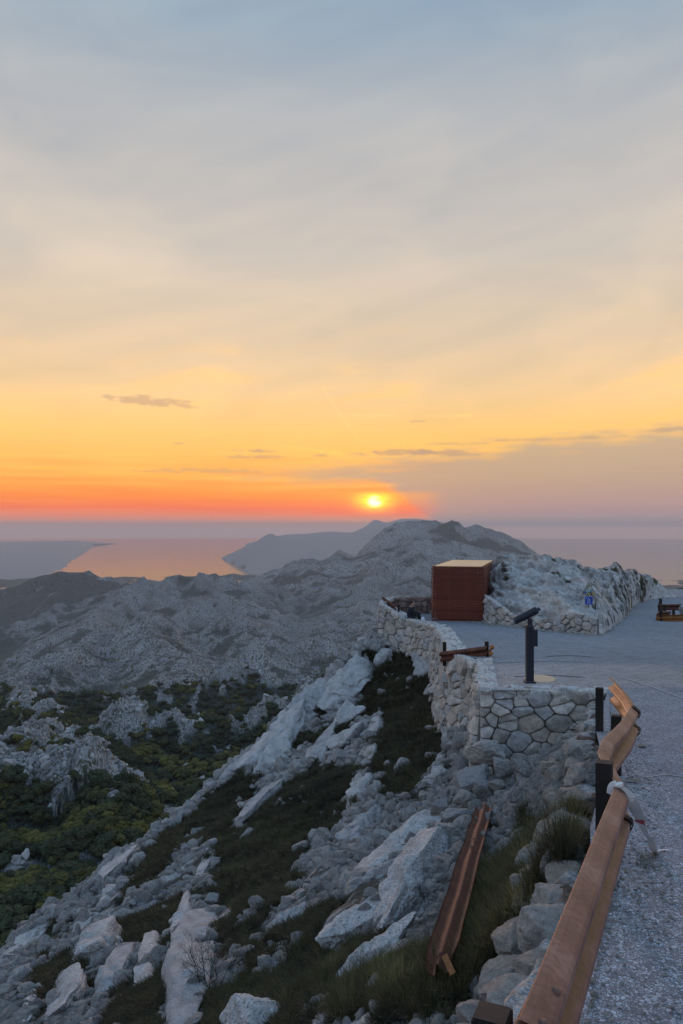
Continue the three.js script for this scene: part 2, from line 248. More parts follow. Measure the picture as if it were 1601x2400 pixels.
// relief of the bare rock itself, in metres
function karst(x, z, r) {
  const a = mix(mix(0.016, 0.0105, sst(500, 1600, r)), 0.0042, sst(4300, 5400, r)) * r;
  return a * (1.5 * ridR(x, z, r, 0.045, 5) - 0.65 + 1.6 * fbmR(x, z, r, 0.12, 3));
}
const forest = (x, z, r, rel) => {                      // 0 bare rock, 1 wood
  const n = fbmR(x + 44, z, r, 0.05, 4) + 0.5 * fbmR(x, z, r, 0.014, 3);
  const near = 1 - sst(900, 1300, r); if (r > 4250 && x < -0.27 * z) return 0.85 * sst(-0.5, -0.2, n);   // the wooded hill at the far left
  return near * (1 - sst(0.10, 0.22, fbm2(x / 21 + 9, z / 21, 3))) * sst(0.60, 0.42, rel + n * 0.75 - 0.08) + (1 - near) * 0.9 * Math.max(sst(0.42, 0.2, rel * 0.8 + n * 0.6), sst(0.08, 0.2, 0.9 * n - 0.6 * fbmR(x, z, r, 0.12, 3) + 0.0));
};
const speck = tex(1024, (x, y) => {
  const n = pfbm(x, y, 48, 4, 5), m = pfbm(x, y, 12, 5, 60), f = pfbm(x, y, 160, 2, 23), s = sst(0.02, 0.24, n + 0.55 * m + 0.3 * f);
  const l = 0.28 + 0.44 * pfbm(x, y, 90, 3, 99) + 0.12 * m; return [mix(l, 0.075, s), mix(l * 0.985, 0.082, s), mix(l * 0.96, 0.055, s)];
});
const speckBump = tex(1024, (x, y) => { const n = 0.5 + 0.7 * pfbm(x, y, 48, 4, 5) * -1 + 0.4 * pfbm(x, y, 160, 2, 23); return [n, n, n]; }, false);
const hillMat = (rep, bump) => { const a = speck.clone(), b = speckBump.clone(); a.repeat.set(rep, rep); b.repeat.set(rep, rep); a.needsUpdate = b.needsUpdate = true; return new THREE.MeshStandardMaterial({ map: a, bumpMap: b, bumpScale: bump, vertexColors: true, roughness: 1 }); };
function hillBand(name, label, r0, r1, rows, cols, mat) {
  const A0 = -0.60, A1 = 0.46, q = {};
  const g = gridGeo(cols, rows, (i, j, p, t, c) => {
    const az = mix(A0, A1, i / (cols - 1)), r = r0 * Math.pow(r1 / r0, j / (rows - 1)), x = Math.sin(az) * r, z = Math.cos(az) * r;
    let d = hillDrop(x, z, q); const f = forest(x, z, r, q.rel);
    d -= karst(x, z, r) * (1 - 0.85 * f) * clamp(0.35 + q.rel);
    p[0] = x; p[1] = EYE - d; p[2] = -z; t[0] = x; t[1] = z;
    const big = 1 + 0.7 * fbmR(x + 500, z, r, 0.06, 3) + 0.5 * fbmR(x + 900, z, r, 0.015, 3);
    const k = big; c[0] = mix(k, 0.17, f); c[1] = mix(k, 0.23, f); c[2] = mix(k, 0.20, f);
  }, true);
  return struct(name, g, mat, label);
}
hillBand('near_karst_hills', 'speckled limestone ridges and wooded hollows below the viewpoint', 55, 1250, 480, 520, hillMat(1 / 60, 0.5));
hillBand('grey_karst_hills', 'bare grey limestone hills rolling towards the sea', 1250, 4700, 360, 560, hillMat(1 / 260, 3));
hillBand('mountain_range', 'hazy blue-grey mountain range behind the hills', 4700, 9600, 200, 480, hillMat(1 / 600, 6));

// ───────────────────────── materials of the viewpoint ─────────────────────────
const M = {};
{
  const rock = tex(1024, (x, y) => {
    const a = pfbm(x, y, 5, 6, 11), b = pfbm(x, y, 40, 4, 31), c = pfbm(x, y, 9, 5, 71), pit = sst(0.16, 0.34, pfbm(x, y, 70, 3, 51)), li = sst(0.12, 0.3, c) * sst(-0.1, 0.25, b);
    let l = 0.54 + 0.30 * a + 0.26 * b; l *= 1 - 0.5 * pit; return [mix(l * 1.0, l * 0.74, li), mix(l * 0.985, l * 0.72, li), mix(l * 0.955, l * 0.66, li)];
  });
  const rockB = tex(1024, (x, y) => { const s = 1 - Math.abs(pn(x * 26 + 3 * pfbm(x, y, 5, 3, 5), y * 7, 26, 9)) * 1.6; const v = 0.5 + 0.5 * pfbm(x, y, 6, 6, 11) + 0.28 * pfbm(x, y, 48, 4, 31) - 0.16 * s; return [v, v, v]; }, false);
  const mk = (r, g, b, bump, rep) => { const m = rock.clone(), n = rockB.clone(); for (const t of [m, n]) { t.repeat.set(rep, rep); t.needsUpdate = true; } return new THREE.MeshStandardMaterial({ color: new THREE.Color(r, g, b), map: m, bumpMap: n, bumpScale: bump, roughness: 0.95 }); };
  M.rocks = [mk(0.98, 0.98, 0.98, 0.06, 0.9), mk(0.84, 0.85, 0.88, 0.06, 1.1), mk(1.02, 0.99, 0.95, 0.06, 0.8)];
  M.bank = mk(1.12, 1.04, 0.94, 0.07, 0.9);
  M.slab = mk(0.96, 0.96, 0.97, 0.10, 0.55);
  M.wallStones = [mk(1.05, 1.0, 0.94, 0.03, 1.6), mk(0.92, 0.92, 0.93, 0.03, 1.7), mk(1.18, 1.10, 1.0, 0.03, 1.4), mk(0.82, 0.78, 0.72, 0.03, 1.5), mk(1.0, 0.9, 0.8, 0.03, 1.8)];
  M.redStones = [mk(0.62, 0.44, 0.38, 0.03, 1.6), mk(0.5, 0.37, 0.33, 0.03, 1.6), mk(0.72, 0.55, 0.47, 0.03, 1.6)];
  M.coping = [mk(1.12, 1.1, 1.06, 0.02, 1.6), mk(1.0, 1.0, 1.0, 0.02, 1.3)];
  M.joint = new THREE.MeshStandardMaterial({ color: new THREE.Color(0.2, 0.185, 0.17), roughness: 1 });
  M.outcrop = mk(1, 1, 1, 0.1, 0.42); M.outcrop.vertexColors = true;
  // soil and rock of the slope carry their own colours per vertex
  const soil = tex(1024, (x, y) => { const l = 0.62 + 0.5 * pfbm(x, y, 30, 5, 3) + 0.45 * pfbm(x, y, 120, 2, 44); return [l, l, l]; });
  const soilB = tex(1024, (x, y) => { const v = 0.5 + 0.6 * pfbm(x, y, 24, 6, 3); return [v, v, v]; }, false);
  M.slope = new THREE.MeshStandardMaterial({ map: soil, bumpMap: soilB, bumpScale: 0.12, vertexColors: true, roughness: 1 });
  // exposed-aggregate tarmac: pale chippings in a grey binder
  const N = 1024, pts = [], r = rng(5), cells = 64, grid = new Map();
  for (let i = 0; i < 9000; i++) { const p = [r(), r(), r()]; pts.push(p); const k = Math.floor(p[0] * cells) + cells * Math.floor(p[1] * cells); (grid.get(k) ?? grid.set(k, []).get(k)).push(p); }
  const chip = (x, y) => { const cx = Math.floor(x * cells), cy = Math.floor(y * cells); let d1 = 9, d2 = 9, id = 0; for (let a = -1; a <= 1; a++) for (let b = -1; b <= 1; b++) { const gx = (cx + a + cells) % cells, gy = (cy + b + cells) % cells; for (const p of grid.get(gx + cells * gy) ?? []) { let dx = Math.abs(p[0] - x), dy = Math.abs(p[1] - y); dx = Math.min(dx, 1 - dx); dy = Math.min(dy, 1 - dy); const d = dx * dx + dy * dy; if (d < d1) { d2 = d1; d1 = d; id = p[2]; } else if (d < d2) d2 = d; } } return [Math.sqrt(d2) - Math.sqrt(d1), id]; };
  const A = new Float32Array(N * N * 2);
  for (let y = 0; y < N; y++) for (let x = 0; x < N; x++) { const [e, id] = chip(x / N, y / N); A[(y * N + x) * 2] = sst(0.0006, 0.0036, e); A[(y * N + x) * 2 + 1] = id; }
  const tar = tex(N, (x, y) => { const o = (Math.round(y * N) * N + Math.round(x * N)) * 2, k = A[o] * (A[o + 1] > 0.22 ? 1 : 0.35), id = A[o + 1]; const l = mix(0.11, 0.21 + 0.24 * ((id * 7.3) % 1), k) * (1 + 0.35 * pfbm(x, y, 4, 4, 8)); const w = 0.06 * ((id * 13.7) % 1 - 0.5); return [l * (1 + w), l, l * (1.0 - w)]; });
  const tarB = tex(N, (x, y) => { const o = (Math.round(y * N) * N + Math.round(x * N)) * 2, v = 0.25 + 0.6 * A[o] * (0.5 + 0.5 * ((A[o + 1] * 5.1) % 1)); return [v, v, v]; }, false);
  for (const t of [tar, tarB]) t.repeat.set(1 / 1.5, 1 / 1.5);
  M.tarmac = new THREE.MeshStandardMaterial({ map: tar, bumpMap: tarB, bumpScale: 0.005, vertexColors: true, roughness: 0.9 });
  // rust
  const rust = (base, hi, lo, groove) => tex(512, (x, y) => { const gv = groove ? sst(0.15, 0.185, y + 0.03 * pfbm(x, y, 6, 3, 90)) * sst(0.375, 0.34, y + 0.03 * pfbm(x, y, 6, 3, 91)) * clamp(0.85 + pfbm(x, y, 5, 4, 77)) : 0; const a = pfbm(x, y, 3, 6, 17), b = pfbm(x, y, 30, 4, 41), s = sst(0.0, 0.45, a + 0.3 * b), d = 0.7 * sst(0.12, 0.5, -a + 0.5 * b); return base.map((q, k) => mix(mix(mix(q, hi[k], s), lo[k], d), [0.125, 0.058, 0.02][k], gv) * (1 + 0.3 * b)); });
  const rustB = tex(512, (x, y) => { const v = 0.5 + 0.5 * pfbm(x, y, 24, 5, 41); return [v, v, v]; }, false);
  const rm = (map, rough, metal = 0.15) => new THREE.MeshStandardMaterial({ map, bumpMap: rustB, bumpScale: 0.003, roughness: rough, metalness: metal });
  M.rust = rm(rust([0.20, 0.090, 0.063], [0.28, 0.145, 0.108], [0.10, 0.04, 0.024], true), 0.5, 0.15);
  M.rustDark = rm(rust([0.11, 0.036, 0.022], [0.17, 0.06, 0.033], [0.04, 0.018, 0.013]), 0.78, 0);
  M.rustSunlit = rm(rust([0.30, 0.115, 0.03], [0.40, 0.18, 0.06], [0.15, 0.05, 0.015]), 0.6, 0);  // rust with the warm glow of low sun put into its colour
  M.post = rm(rust([0.014, 0.011, 0.010], [0.024, 0.015, 0.012], [0.009, 0.008, 0.008]), 0.75, 0);
  M.bolt = rm(rust([0.22, 0.12, 0.09], [0.3, 0.17, 0.12], [0.1, 0.05, 0.03]), 0.5);
}

// ───────────────────────── lie of the land near the camera ─────────────────────────
const road = (z) => { z = clamp(z, -12, 66); return 1.9 + 0.094 * z - 0.0007 * z * z; };      // drop of the road and terrace below the eye
const XA = [[-6, -3.2], [-4, -2.4], [0, -0.75], [2.2, 0.12], [5, 1.38], [6.5, 1.85], [8.5, 2.65], [11, 3.35], [15.2, 5.0], [20, 6], [36, 7.4], [48, 8.5], [60, 16], [80, 30]];
const BANK = [[-4, 0.5], [2, 0.8], [5, 0.95], [10, 0.85], [15, 0.95], [30, 0.7], [40, 0.4]];
const XB = [[-6, -6.6], [0, -7], [6, -7.1], [10, -7.3], [14, -7.6], [17.5, -7.58], [21.5, -7.05], [25.5, -5.8], [28, -5.17], [31.5, -3.37], [35, -0.85], [36.5, 0.34], [38, 1.7], [42, 2.2], [46, 5], [60, 11], [80, 24]];
const DB = [[-6, 6], [0, 6.5], [6, 7.2], [10, 8.0], [14, 8.85], [17.5, 9.67], [21.5, 9.75], [25.5, 9.87], [28, 9.76], [31.5, 8.7], [35, 6.97], [36.5, 6.06], [38, 4.95], [42, 5.4], [46, 6.5], [60, 8], [80, 9]];
function slopeBase(x, z) {
  const xa = lut(XA, z) + 0.22 * n2(z * 0.9, 4) + 0.12 * n2(z * 2.7, 8), d = xa - x, top = road(z) + 0.10;
  if (d <= 0) return top + 0.08 * clamp(-d * 3);
  const bank = lut(BANK, z), xb = lut(XB, z), db = lut(DB, z), v = (d - 0.5) / Math.max(0.5, xa - 0.5 - xb), t0 = top + bank * (0.55 * sst(0, 0.28, d) + 0.45 * sst(0.22, 0.75, d));
  if (v <= 0) return t0;
  if (v <= 1) return mix(t0, db, v) + 0.32 * Math.sin(v * Math.PI);
  const e = xb - x; return db + 1.02 * e + 0.05 * e * e;
}
// grass on the slope, as areas of the ground (outlined in plan further down)
const grassAreas = [];
const inPoly = (P, x, z) => { let c = false; for (let i = 0, j = P.length - 1; i < P.length; j = i++) if ((P[i][1] > z) !== (P[j][1] > z) && x < (P[j][0] - P[i][0]) * (z - P[i][1]) / (P[j][1] - P[i][1]) + P[i][0]) c = !c; return c; };
function hit(u, v, f = slopeBase) {                     // where the line of sight through (u, v) meets the ground f
  const a = (u - 800) / F, b = (v - 1235) / F; let z = 1.2, s = 0.08;
  while (z < 90) { if (b * z > f(a * z, z)) { for (let k = 0; k < 14; k++) { s /= 2; z += b * z > f(a * z, z) ? -s : s; } return [a * z, z]; } z += s = 0.02 * z; }
  return null;
}
const D2S = 1601 / 1568, hd = (x, y) => hit(x * D2S, y * D2S);
for (const poly of [
  [[806, 1522], [850, 1500], [900, 1492], [960, 1490], [972, 1535], [1018, 1592], [1034, 1650], [1030, 1722], [1005, 1765], [962, 1832], [900, 1850], [862, 1832], [846, 1770], [858, 1700], [874, 1642], [832, 1652], [792, 1652], [832, 1600], [802, 1580]],
  [[640, 1806], [740, 1744], [826, 1768], [816, 1852], [782, 1902], [702, 1962], [690, 2032], [640, 2092], [580, 2112], [505, 2092], [470, 2062], [482, 1990], [480, 1922], [560, 1904]],
  [[686, 1712], [720, 1690], [790, 1652], [832, 1640], [806, 1700], [742, 1722]], [[728, 1602], [752, 1612], [742, 1660], [724, 1640]], [[684, 1680], [704, 1690], [676, 1730], [672, 1712]],
  [[452, 1856], [560, 1772], [590, 1790], [540, 1886], [482, 1944], [430, 1934], [382, 1984], [300, 2082], [250, 2102], [350, 1936]],
  [[226, 2142], [282, 2108], [442, 2060], [466, 2082], [400, 2102], [372, 2152], [300, 2162]], [[372, 2152], [404, 2150], [404, 2302], [366, 2322]], [[86, 2242], [172, 2180], [182, 2242], [120, 2344], [78, 2344]], [[20, 2190], [120, 2120], [160, 2122], [70, 2230]],
  [[470, 2152], [560, 2112], [602, 2162], [642, 2232], [760, 2202], [832, 2152], [862, 2202], [802, 2272], [760, 2292], [702, 2380], [480, 2380], [500, 2290], [560, 2232]],
  [[1196, 1868], [1312, 1890], [1312, 1932], [1272, 1992], [1242, 2062], [1202, 2122], [1152, 2202], [1092, 2262], [1050, 2380], [980, 2380], [1040, 2252], [1080, 2102], [1112, 2002], [1152, 1932]],
  [[756, 2292], [852, 2222], [962, 2200], [992, 2242], [962, 2302], [902, 2380], [792, 2380]], [[640, 2150], [720, 2110], [780, 2080], [740, 2190], [670, 2210]], [[300, 2240], [380, 2250], [420, 2380], [240, 2380], [260, 2300]],
]) { const P = poly.map(([x, y]) => hd(x, y)).filter(Boolean); if (P.length > 2) { const zs = P.map((p) => p[1]), xs = P.map((p) => p[0]); grassAreas.push({ P, z0: Math.min(...zs) - 0.6, z1: Math.max(...zs) + 0.6, x0: Math.min(...xs) - 0.6, x1: Math.max(...xs) + 0.6 }); } }
function grassAt(x, z) {
  const wx = x + 0.35 * n2(x * 1.6 + 7, z * 1.6) + 0.15 * n2(x * 5, z * 5), wz = z + 0.5 * n2(x * 1.3, z * 1.3 + 9) + 0.2 * n2(x * 4, z * 4 + 3);
  for (const g of grassAreas) if (wx > g.x0 && wx < g.x1 && wz > g.z0 && wz < g.z1 && inPoly(g.P, wx, wz)) return 1;
  return 0;
}
function slopeDrop(x, z, g = grassAt(x, z)) {
  let d = slopeBase(x, z); const q = lut(XA, z) - x; if (q < 0.05) return d;
  const k = sst(0.05, 0.8, q) * clamp(0.45 + z / 22, 0.4, 1.25);
  // ribs of bedrock run down the slope, hollows hold the turf
  const a = (x * 0.55 + z * 0.83), b = (x * 0.83 - z * 0.55);
  d -= k * (0.34 * fbm2(x / 2.6, z / 2.6, 3) + (1 - g) * (0.22 * rid2(a / 1.7, b / 4.2, 3) + 0.10 * fbm2(x * 2.1, z * 2.1, 3) - 0.06) + g * 0.10 * fbm2(x * 1.4, z * 1.4, 3));
  return d;
}
{
  const nx = 430, nz = 640;
  const g = gridGeo(nx, nz, (i, j, p, t, c) => {
    const z = -5 + 73 * Math.pow(j / (nz - 1), 1.35), xa = lut(XA, z), s = i / (nx - 1), x = xa + 1.2 - (Math.pow(s, 1.25) * (xa + 1.2 - lut(XB, z) + 26));
    const gg = grassAt(x, z), d = slopeDrop(x, z, gg);
    p[0] = x; p[1] = EYE - d; p[2] = -z; t[0] = (x - d * 0.75) / 2.2; t[1] = (z + d * 0.2) / 2.2;
    const n = fbm2(x * 1.1, z * 1.1, 4), m = fbm2(x * 3.3 + 8, z * 3.3, 3);
    if (gg) { c[0] = 0.050 + 0.03 * n + 0.02 * m; c[1] = 0.046 + 0.025 * n + 0.012 * m; c[2] = 0.026 + 0.012 * n; }
    else { const l = 0.66 + 0.3 * n + 0.12 * m, soil = 0.92 * sst(-0.06, 0.12, fbm2(x * 1.5 + 30, z * 1.5, 4) + 0.4 * fbm2(x * 6, z * 6, 2)); c[0] = mix(l, 0.075, soil); c[1] = mix(l * 0.985, 0.066, soil); c[2] = mix(l * 0.96, 0.044, soil); }
  }, true);
  struct('hillside', g, M.slope, 'steep slope of bare limestone and dark turf falling away to the left');
}
// terrace and road: one sheet, its left edge is the retaining wall
const EDGE = [[-8, -4.0], [-4, -2.2], [0, -0.55], [2.2, 0.32], [5, 1.58], [6.5, 2.05], [8.5, 2.85], [11, 3.55], [15.25, 5.15], [15.26, 2.95], [15.6, 2.85], [21.2, 3.8], [23.2, 3.35], [33.7, 4.15], [37, 3.1], [38, 2.05], [42.1, 2.75], [42.2, 6.2], [46, 9], [60, 17.5], [64, 22]];
const tarTone = (x, z) => {
  const n = fbm2(x / 5.5, z / 5.5, 4), m = fbm2(x / 1.3 + 4, z / 0.8, 3); let l = 1.24 + 0.34 * n + 0.17 * m, w = 0;
  const pale = sst(15.6, 16.1, z + 0.4 * n) * sst(20.6, 19.9, z + 0.5 * m) * sst(8.6, 7.6, x + 0.8 * n); l *= 1 + 0.22 * pale; w = pale;        // pale patch of concrete by the viewer
  return [l * (0.88 + 0.16 * w), l * (0.97 + 0.02 * w), l * (1.10 - 0.12 * w)];
};
{
  const zs = []; for (let z = -8; z < 64; z += z < 14 ? 0.25 : 0.4) zs.push(z); zs.push(15.25, 15.26, 15.6, 21.2, 23.2, 33.7, 37, 38, 42.1, 42.2, 64); zs.sort((a, b) => a - b);
  const nx = 90;
  const g = gridGeo(nx, zs.length, (i, j, p, t, c) => {
    const z = zs[j], s = i / (nx - 1), x0 = lut(EDGE, z), x = x0 + (46 - x0) * Math.pow(s, 1.6);
    const rough = 0.018 * fbm2(x / 1.5, z / 1.5, 3) + 0.05 * fbm2(x / 7, z / 7, 2);
    p[0] = x; p[1] = EYE - road(z) + rough; p[2] = -z; t[0] = x; t[1] = z; const k = tarTone(x, z); c[0] = k[0]; c[1] = k[1]; c[2] = k[2];
  }, true);
  struct('road', g, M.tarmac, 'rough pale tarmac of the terrace and the road leading away');
  // flank of the summit behind and to the right of the road
  const e = gridGeo(60, 12, (i, j, p, t, c) => { const s = i / 59, f = j / 11, x = mix(8, 60, s), zz = mix(46, 66, sst(0, 0.3, s)) ; p[0] = x + f * 10; p[1] = EYE - road(zz) - 0.15 - f * f * 40 + 0.5 * n2(i * 0.7, j); p[2] = -(zz + f * 30); t[0] = x / 3; t[1] = f * 12; c[0] = c[1] = c[2] = 0.35; }, true);
  struct('summit_flank', e, M.slope, 'far flank of the summit beyond the road');
}

// ───────────────────────── rocks ─────────────────────────
function boxUV(g, k = 1) {                              // planar mapping by the main axis of each face, in metres
  g = g.index ? g.toNonIndexed() : g; const p = g.attributes.position, n = g.attributes.normal, uv = new Float32Array(p.count * 2);
  for (let i = 0; i < p.count; i += 3) {
    let ax = 0, ay = 0, az = 0; for (let k2 = 0; k2 < 3; k2++) { ax += n.getX(i + k2); ay += n.getY(i + k2); az += n.getZ(i + k2); } ax = Math.abs(ax); ay = Math.abs(ay); az = Math.abs(az);
    for (let q = 0; q < 3; q++) { const x = p.getX(i + q), y = p.getY(i + q), z = p.getZ(i + q); const [a, b] = ay >= ax && ay >= az ? [x, z] : ax >= az ? [z, y] : [x, y]; uv[(i + q) * 2] = a * k; uv[(i + q) * 2 + 1] = b * k; }
  }
  g.setAttribute('uv', new THREE.BufferAttribute(uv, 2)); return g;
}
function rockGeo(seed, detail, sx, sy, sz, sharp = 12, rough = 0.10, strata = 0.0) {
  let g = new THREE.IcosahedronGeometry(1, detail); g.deleteAttribute('uv'); g.deleteAttribute('normal'); g = mergeVertices(g, 1e-4);
  const r = rng(seed), planes = [[1, 0, 0, 1], [-1, 0, 0, 1], [0, 1, 0, 1], [0, -1, 0, 1], [0, 0, 1, 1], [0, 0, -1, 1]]; for (let i = 0; i < 11; i++) { const a = r() * TAU, y = r() * 2 - 1, h = Math.sqrt(1 - y * y); planes.push([h * Math.cos(a), y, h * Math.sin(a), 0.58 + 0.4 * r()]); }
  const p = g.attributes.position, o = seed * 3.7;
  for (let i = 0; i < p.count; i++) {
    let x = p.getX(i), y = p.getY(i), z = p.getZ(i), s = 0; for (const q of planes) { const d = (x * q[0] + y * q[1] + z * q[2]) / q[3]; if (d > 0) s += Math.pow(d, sharp); }
    let R = Math.pow(s, -1 / sharp); x *= R; y *= R; z *= R;
    x *= sx; y *= sy; z *= sz; const m = Math.max(sx, sy, sz), f = 1.6 / m;
    let n = rough * m * (0.8 * fbm3(x * f + o, y * f, z * f, 5) + 0.55 * (Math.abs(n3(x * f * 2.4 + o, y * f * 2.4, z * f * 2.4)) - 0.25) + 0.22 * (Math.abs(n3(x * f * 6 + o, y * f * 6, z * f * 6)) - 0.25));
    if (strata) n -= strata * sst(0.55, 0.95, 1 - Math.abs(n3(x * 2.2 / sx + o, y * 1.1 / sy, z * 0.5 / sz)) * 1.7);
    const l = Math.hypot(x, y, z) || 1; p.setXYZ(i, x + x / l * n, y + y / l * n, z + z / l * n);
  }
  g.computeVertexNormals(); return g;
}
const variants = []; for (let i = 0; i < 12; i++) { const r = rng(900 + i); variants.push(boxUV(toCreasedNormals(rockGeo(100 + i, 7, 1, 0.62 + 0.25 * r(), 0.72 + 0.25 * r(), 34, 0.17), 0.5))); }
const pebbles = []; for (let i = 0; i < 5; i++) pebbles.push(boxUV(toCreasedNormals(rockGeo(300 + i, 2, 1, 0.7, 0.85, 24, 0.2), 0.5)));

// big slabs of bedrock: head and tail as seen, width; each is one thing
function slab(x1, y1, x2, y2, w, label, seed, thick = 0.5, lift = 0.1) {
  const A = hd(x1, y1), B = hd(x2, y2); if (!A || !B) return;
  const a = V(A[0], slopeBase(...A), A[1]), b = V(B[0], slopeBase(...B), B[1]);
  if (Math.abs(A[1] - B[1]) > 9) b.lerp(a, 0.45);
  const L = a.distanceTo(b) * 0.5, W = w * D2S / F * (A[1] + B[1]) / 2 * 0.55, ex = b.clone().sub(a).normalize(), mid = a.clone().lerp(b, 0.5);
  const zc = -mid.z, xc = mid.x, e = 0.4, nrm = new THREE.Vector3(-(slopeBase(xc - e, zc) - slopeBase(xc + e, zc)) / (2 * e), 1, -(slopeBase(xc, zc + e) - slopeBase(xc, zc - e)) / (2 * e)).normalize();
  mid.y = EYE - slopeBase(xc, zc);
  const ez = ex.clone().cross(nrm).normalize(), ey = ez.clone().cross(ex).normalize();
  const g = toCreasedNormals(rockGeo(seed, 20, L * 1.25, W * (thick + 0.42), W * 1.34, 30, 0.15, 0.16 * W), 0.62);
  const m = solo('limestone_rock', boxUV(g), seed % 3 ? M.slab : M.rocks[1], label, 'rock', 'bedrock slabs of the slope');
  m.matrixAutoUpdate = true; m.quaternion.setFromRotationMatrix(new THREE.Matrix4().makeBasis(ex, ey, ez)); m.position.copy(mid).addScaledVector(nrm, W * lift);
}
[
  [834, 1532, 752, 1628, 74, 'upper smooth limestone slab on the skyline just below the far wall end'], [756, 1572, 690, 1642, 46, 'narrow limestone slab behind the upper skyline slab'], [704, 1606, 596, 1768, 70, 'longest pale slab on the skyline of the slope'], [668, 1676, 606, 1786, 56, 'ribbed slab lying in front of the longest skyline slab'],
  [748, 1686, 714, 1752, 46, 'rounded slab between two small turf hollows, right of the ribbed slab'], [826, 1632, 770, 1672, 56, 'split slab at the upper edge of the dark turf'], [812, 1688, 778, 1722, 50, 'stubby rock at the top of the middle turf band'], [646, 1790, 552, 1892, 48, 'pale slab at the upper left corner of the middle turf band'], [872, 1648, 838, 1760, 30, 'thin rock rib dividing the two dark turf slopes'],
  [856, 1786, 812, 1852, 54, 'wedge shaped rock at the foot of the thin rib'], [856, 1872, 812, 1942, 58, 'grey rock below the wedge at the foot of the upper turf'], [972, 1896, 840, 2010, 84, 'broad grey bedrock face left of the fallen rail, uppermost'], [1012, 1966, 880, 2136, 104, 'largest tilted bedrock slab beside the fallen rail'], [932, 1992, 822, 2052, 64, 'blunt block perched over the shadowed cleft'],
  [884, 2066, 752, 2182, 66, 'slab below the perched block'], [946, 2130, 796, 2252, 60, 'long slab running down to the lower grass'], [696, 2112, 622, 2146, 56, 'flat boulder in the middle of the rubble band'], [592, 2082, 566, 2106, 34, 'small white upright stone at the left end of the rubble band'], [252, 2146, 184, 2232, 84, 'broad pale face in the lower left rocks'], [286, 2200, 240, 2290, 66, 'grey face right beside the broad pale face'], [176, 2236, 124, 2352, 60, 'tall slab in the bottom left corner'],
  [356, 2160, 328, 2292, 38, 'slender standing slab in the lower left rocks'], [472, 2086, 410, 2350, 78, 'tall pillar of bedrock behind the bare twigs'], [432, 2072, 410, 2152, 52, 'knobbly rock on top of the bedrock pillar'], [486, 1952, 466, 2012, 30, 'small pointed rock on the left edge of the middle turf'], [376, 1906, 326, 1962, 48, 'skyline rock above the left rubble'], [300, 1966, 228, 2042, 40, 'second skyline rock, lower than the one above the left rubble'],
  [122, 2112, 30, 2208, 40, 'skyline rock near the left edge of the picture'], [62, 2182, -6, 2262, 36, 'lowest skyline rock at the left edge of the picture'], [276, 2036, 230, 2092, 36, 'rock just inside the lower skyline'], [92, 2236, 60, 2342, 36, 'narrow slab at the bottom left, between two turf strips'], [1004, 1466, 974, 1560, 46, 'upright boulder leaning on the retaining wall'], [1030, 1566, 990, 1592, 50, 'boulder at the foot of the upright boulder'], [892, 1496, 862, 1532, 34, 'rock under the corner of the far wall'],
  [1036, 1636, 1030, 1722, 32, 'tall stone at the right edge of the upper turf'], [1026, 1776, 974, 1812, 52, 'smooth humped boulder at the lower right of the upper turf'], [452, 1836, 420, 1862, 30, 'small skyline rock above the left turf'], [560, 1748, 500, 1806, 32, 'low skyline rock left of the longest slab'], [210, 2110, 176, 2160, 34, 'rock between the left turf and the broad pale face'], [780, 2290, 752, 2360, 44, 'pale rock at the bottom edge under the lower grass'],
].forEach((s, i) => slab(...s, 500 + i));
// the big rounded boulder at the bottom edge
{ const c = hd(598, 2345), z = c[1]; const m = solo('boulder', boxUV(rockGeo(77, 18, 0.27 * z / 5, 0.15 * z / 5, 0.22 * z / 5, 7, 0.14, 0.01)), M.slab, 'big rounded boulder cut by the bottom edge of the picture', 'rock'); m.position.copy(V(c[0], slopeBase(...c) - 0.02, z)); m.rotation.y = 0.4; }
// stones heaped under the corner of the wall
function boulder(x, y, w, h, seed, label, group, zz) {
  let c = zz ? [(x * D2S - 800) / F * zz, zz] : hd(x, y); if (!c) return; const z = c[1], r = rng(seed), s = w * D2S / F * z / 2;
  const m = solo('boulder', variants[seed % variants.length], M.rocks[seed % 3], label, 'rock', group);
  m.scale.set(s, s * h / w * 1.25, s * (0.75 + 0.3 * r())); m.rotation.set((r() - 0.5) * 0.4, (r() - 0.5) * 0.9, (r() - 0.5) * 0.35); m.position.copy(zz ? V(c[0], (y * D2S - 1235) / F * zz, zz) : V(c[0], slopeBase(...c) - s * 0.2, z));
}
[[1118, 1726, 96, 50, 14.6], [1092, 1782, 92, 56, 14.0], [1158, 1762, 56, 44, 13.9], [1068, 1830, 62, 40, 13.2], [1112, 1812, 50, 36, 13.4], [1048, 1872, 74, 46, 12.2], [1034, 1918, 76, 50, 11.2], [1074, 1936, 44, 40, 10.9], [1010, 1850, 52, 40, 12.7], [1140, 1800, 40, 30, 13.3], [1058, 1752, 34, 40, 14.8], [1048, 1706, 30, 40, 16]]
  .forEach(([x, y, w, h, z], i) => boulder(x, y, w, h, 20 + i * 5, ['long grey boulder, uppermost of the heap under the wall corner', 'largest boulder of the heap under the wall corner', 'pale boulder where the wall heap meets the gravel', 'rounded stone low in the heap under the wall', 'small stone wedged between the boulders of the wall heap', 'blocky stone above the top end of the fallen rail', 'pale block just left of the fallen rail top', 'small stone touching the fallen rail top', 'stone at the left rim of the wall heap', 'cobble at the gravel side of the wall heap', 'stone squeezed against the left wall face', 'narrow stone higher up the left wall face'][i], 'boulders heaped under the wall', z));
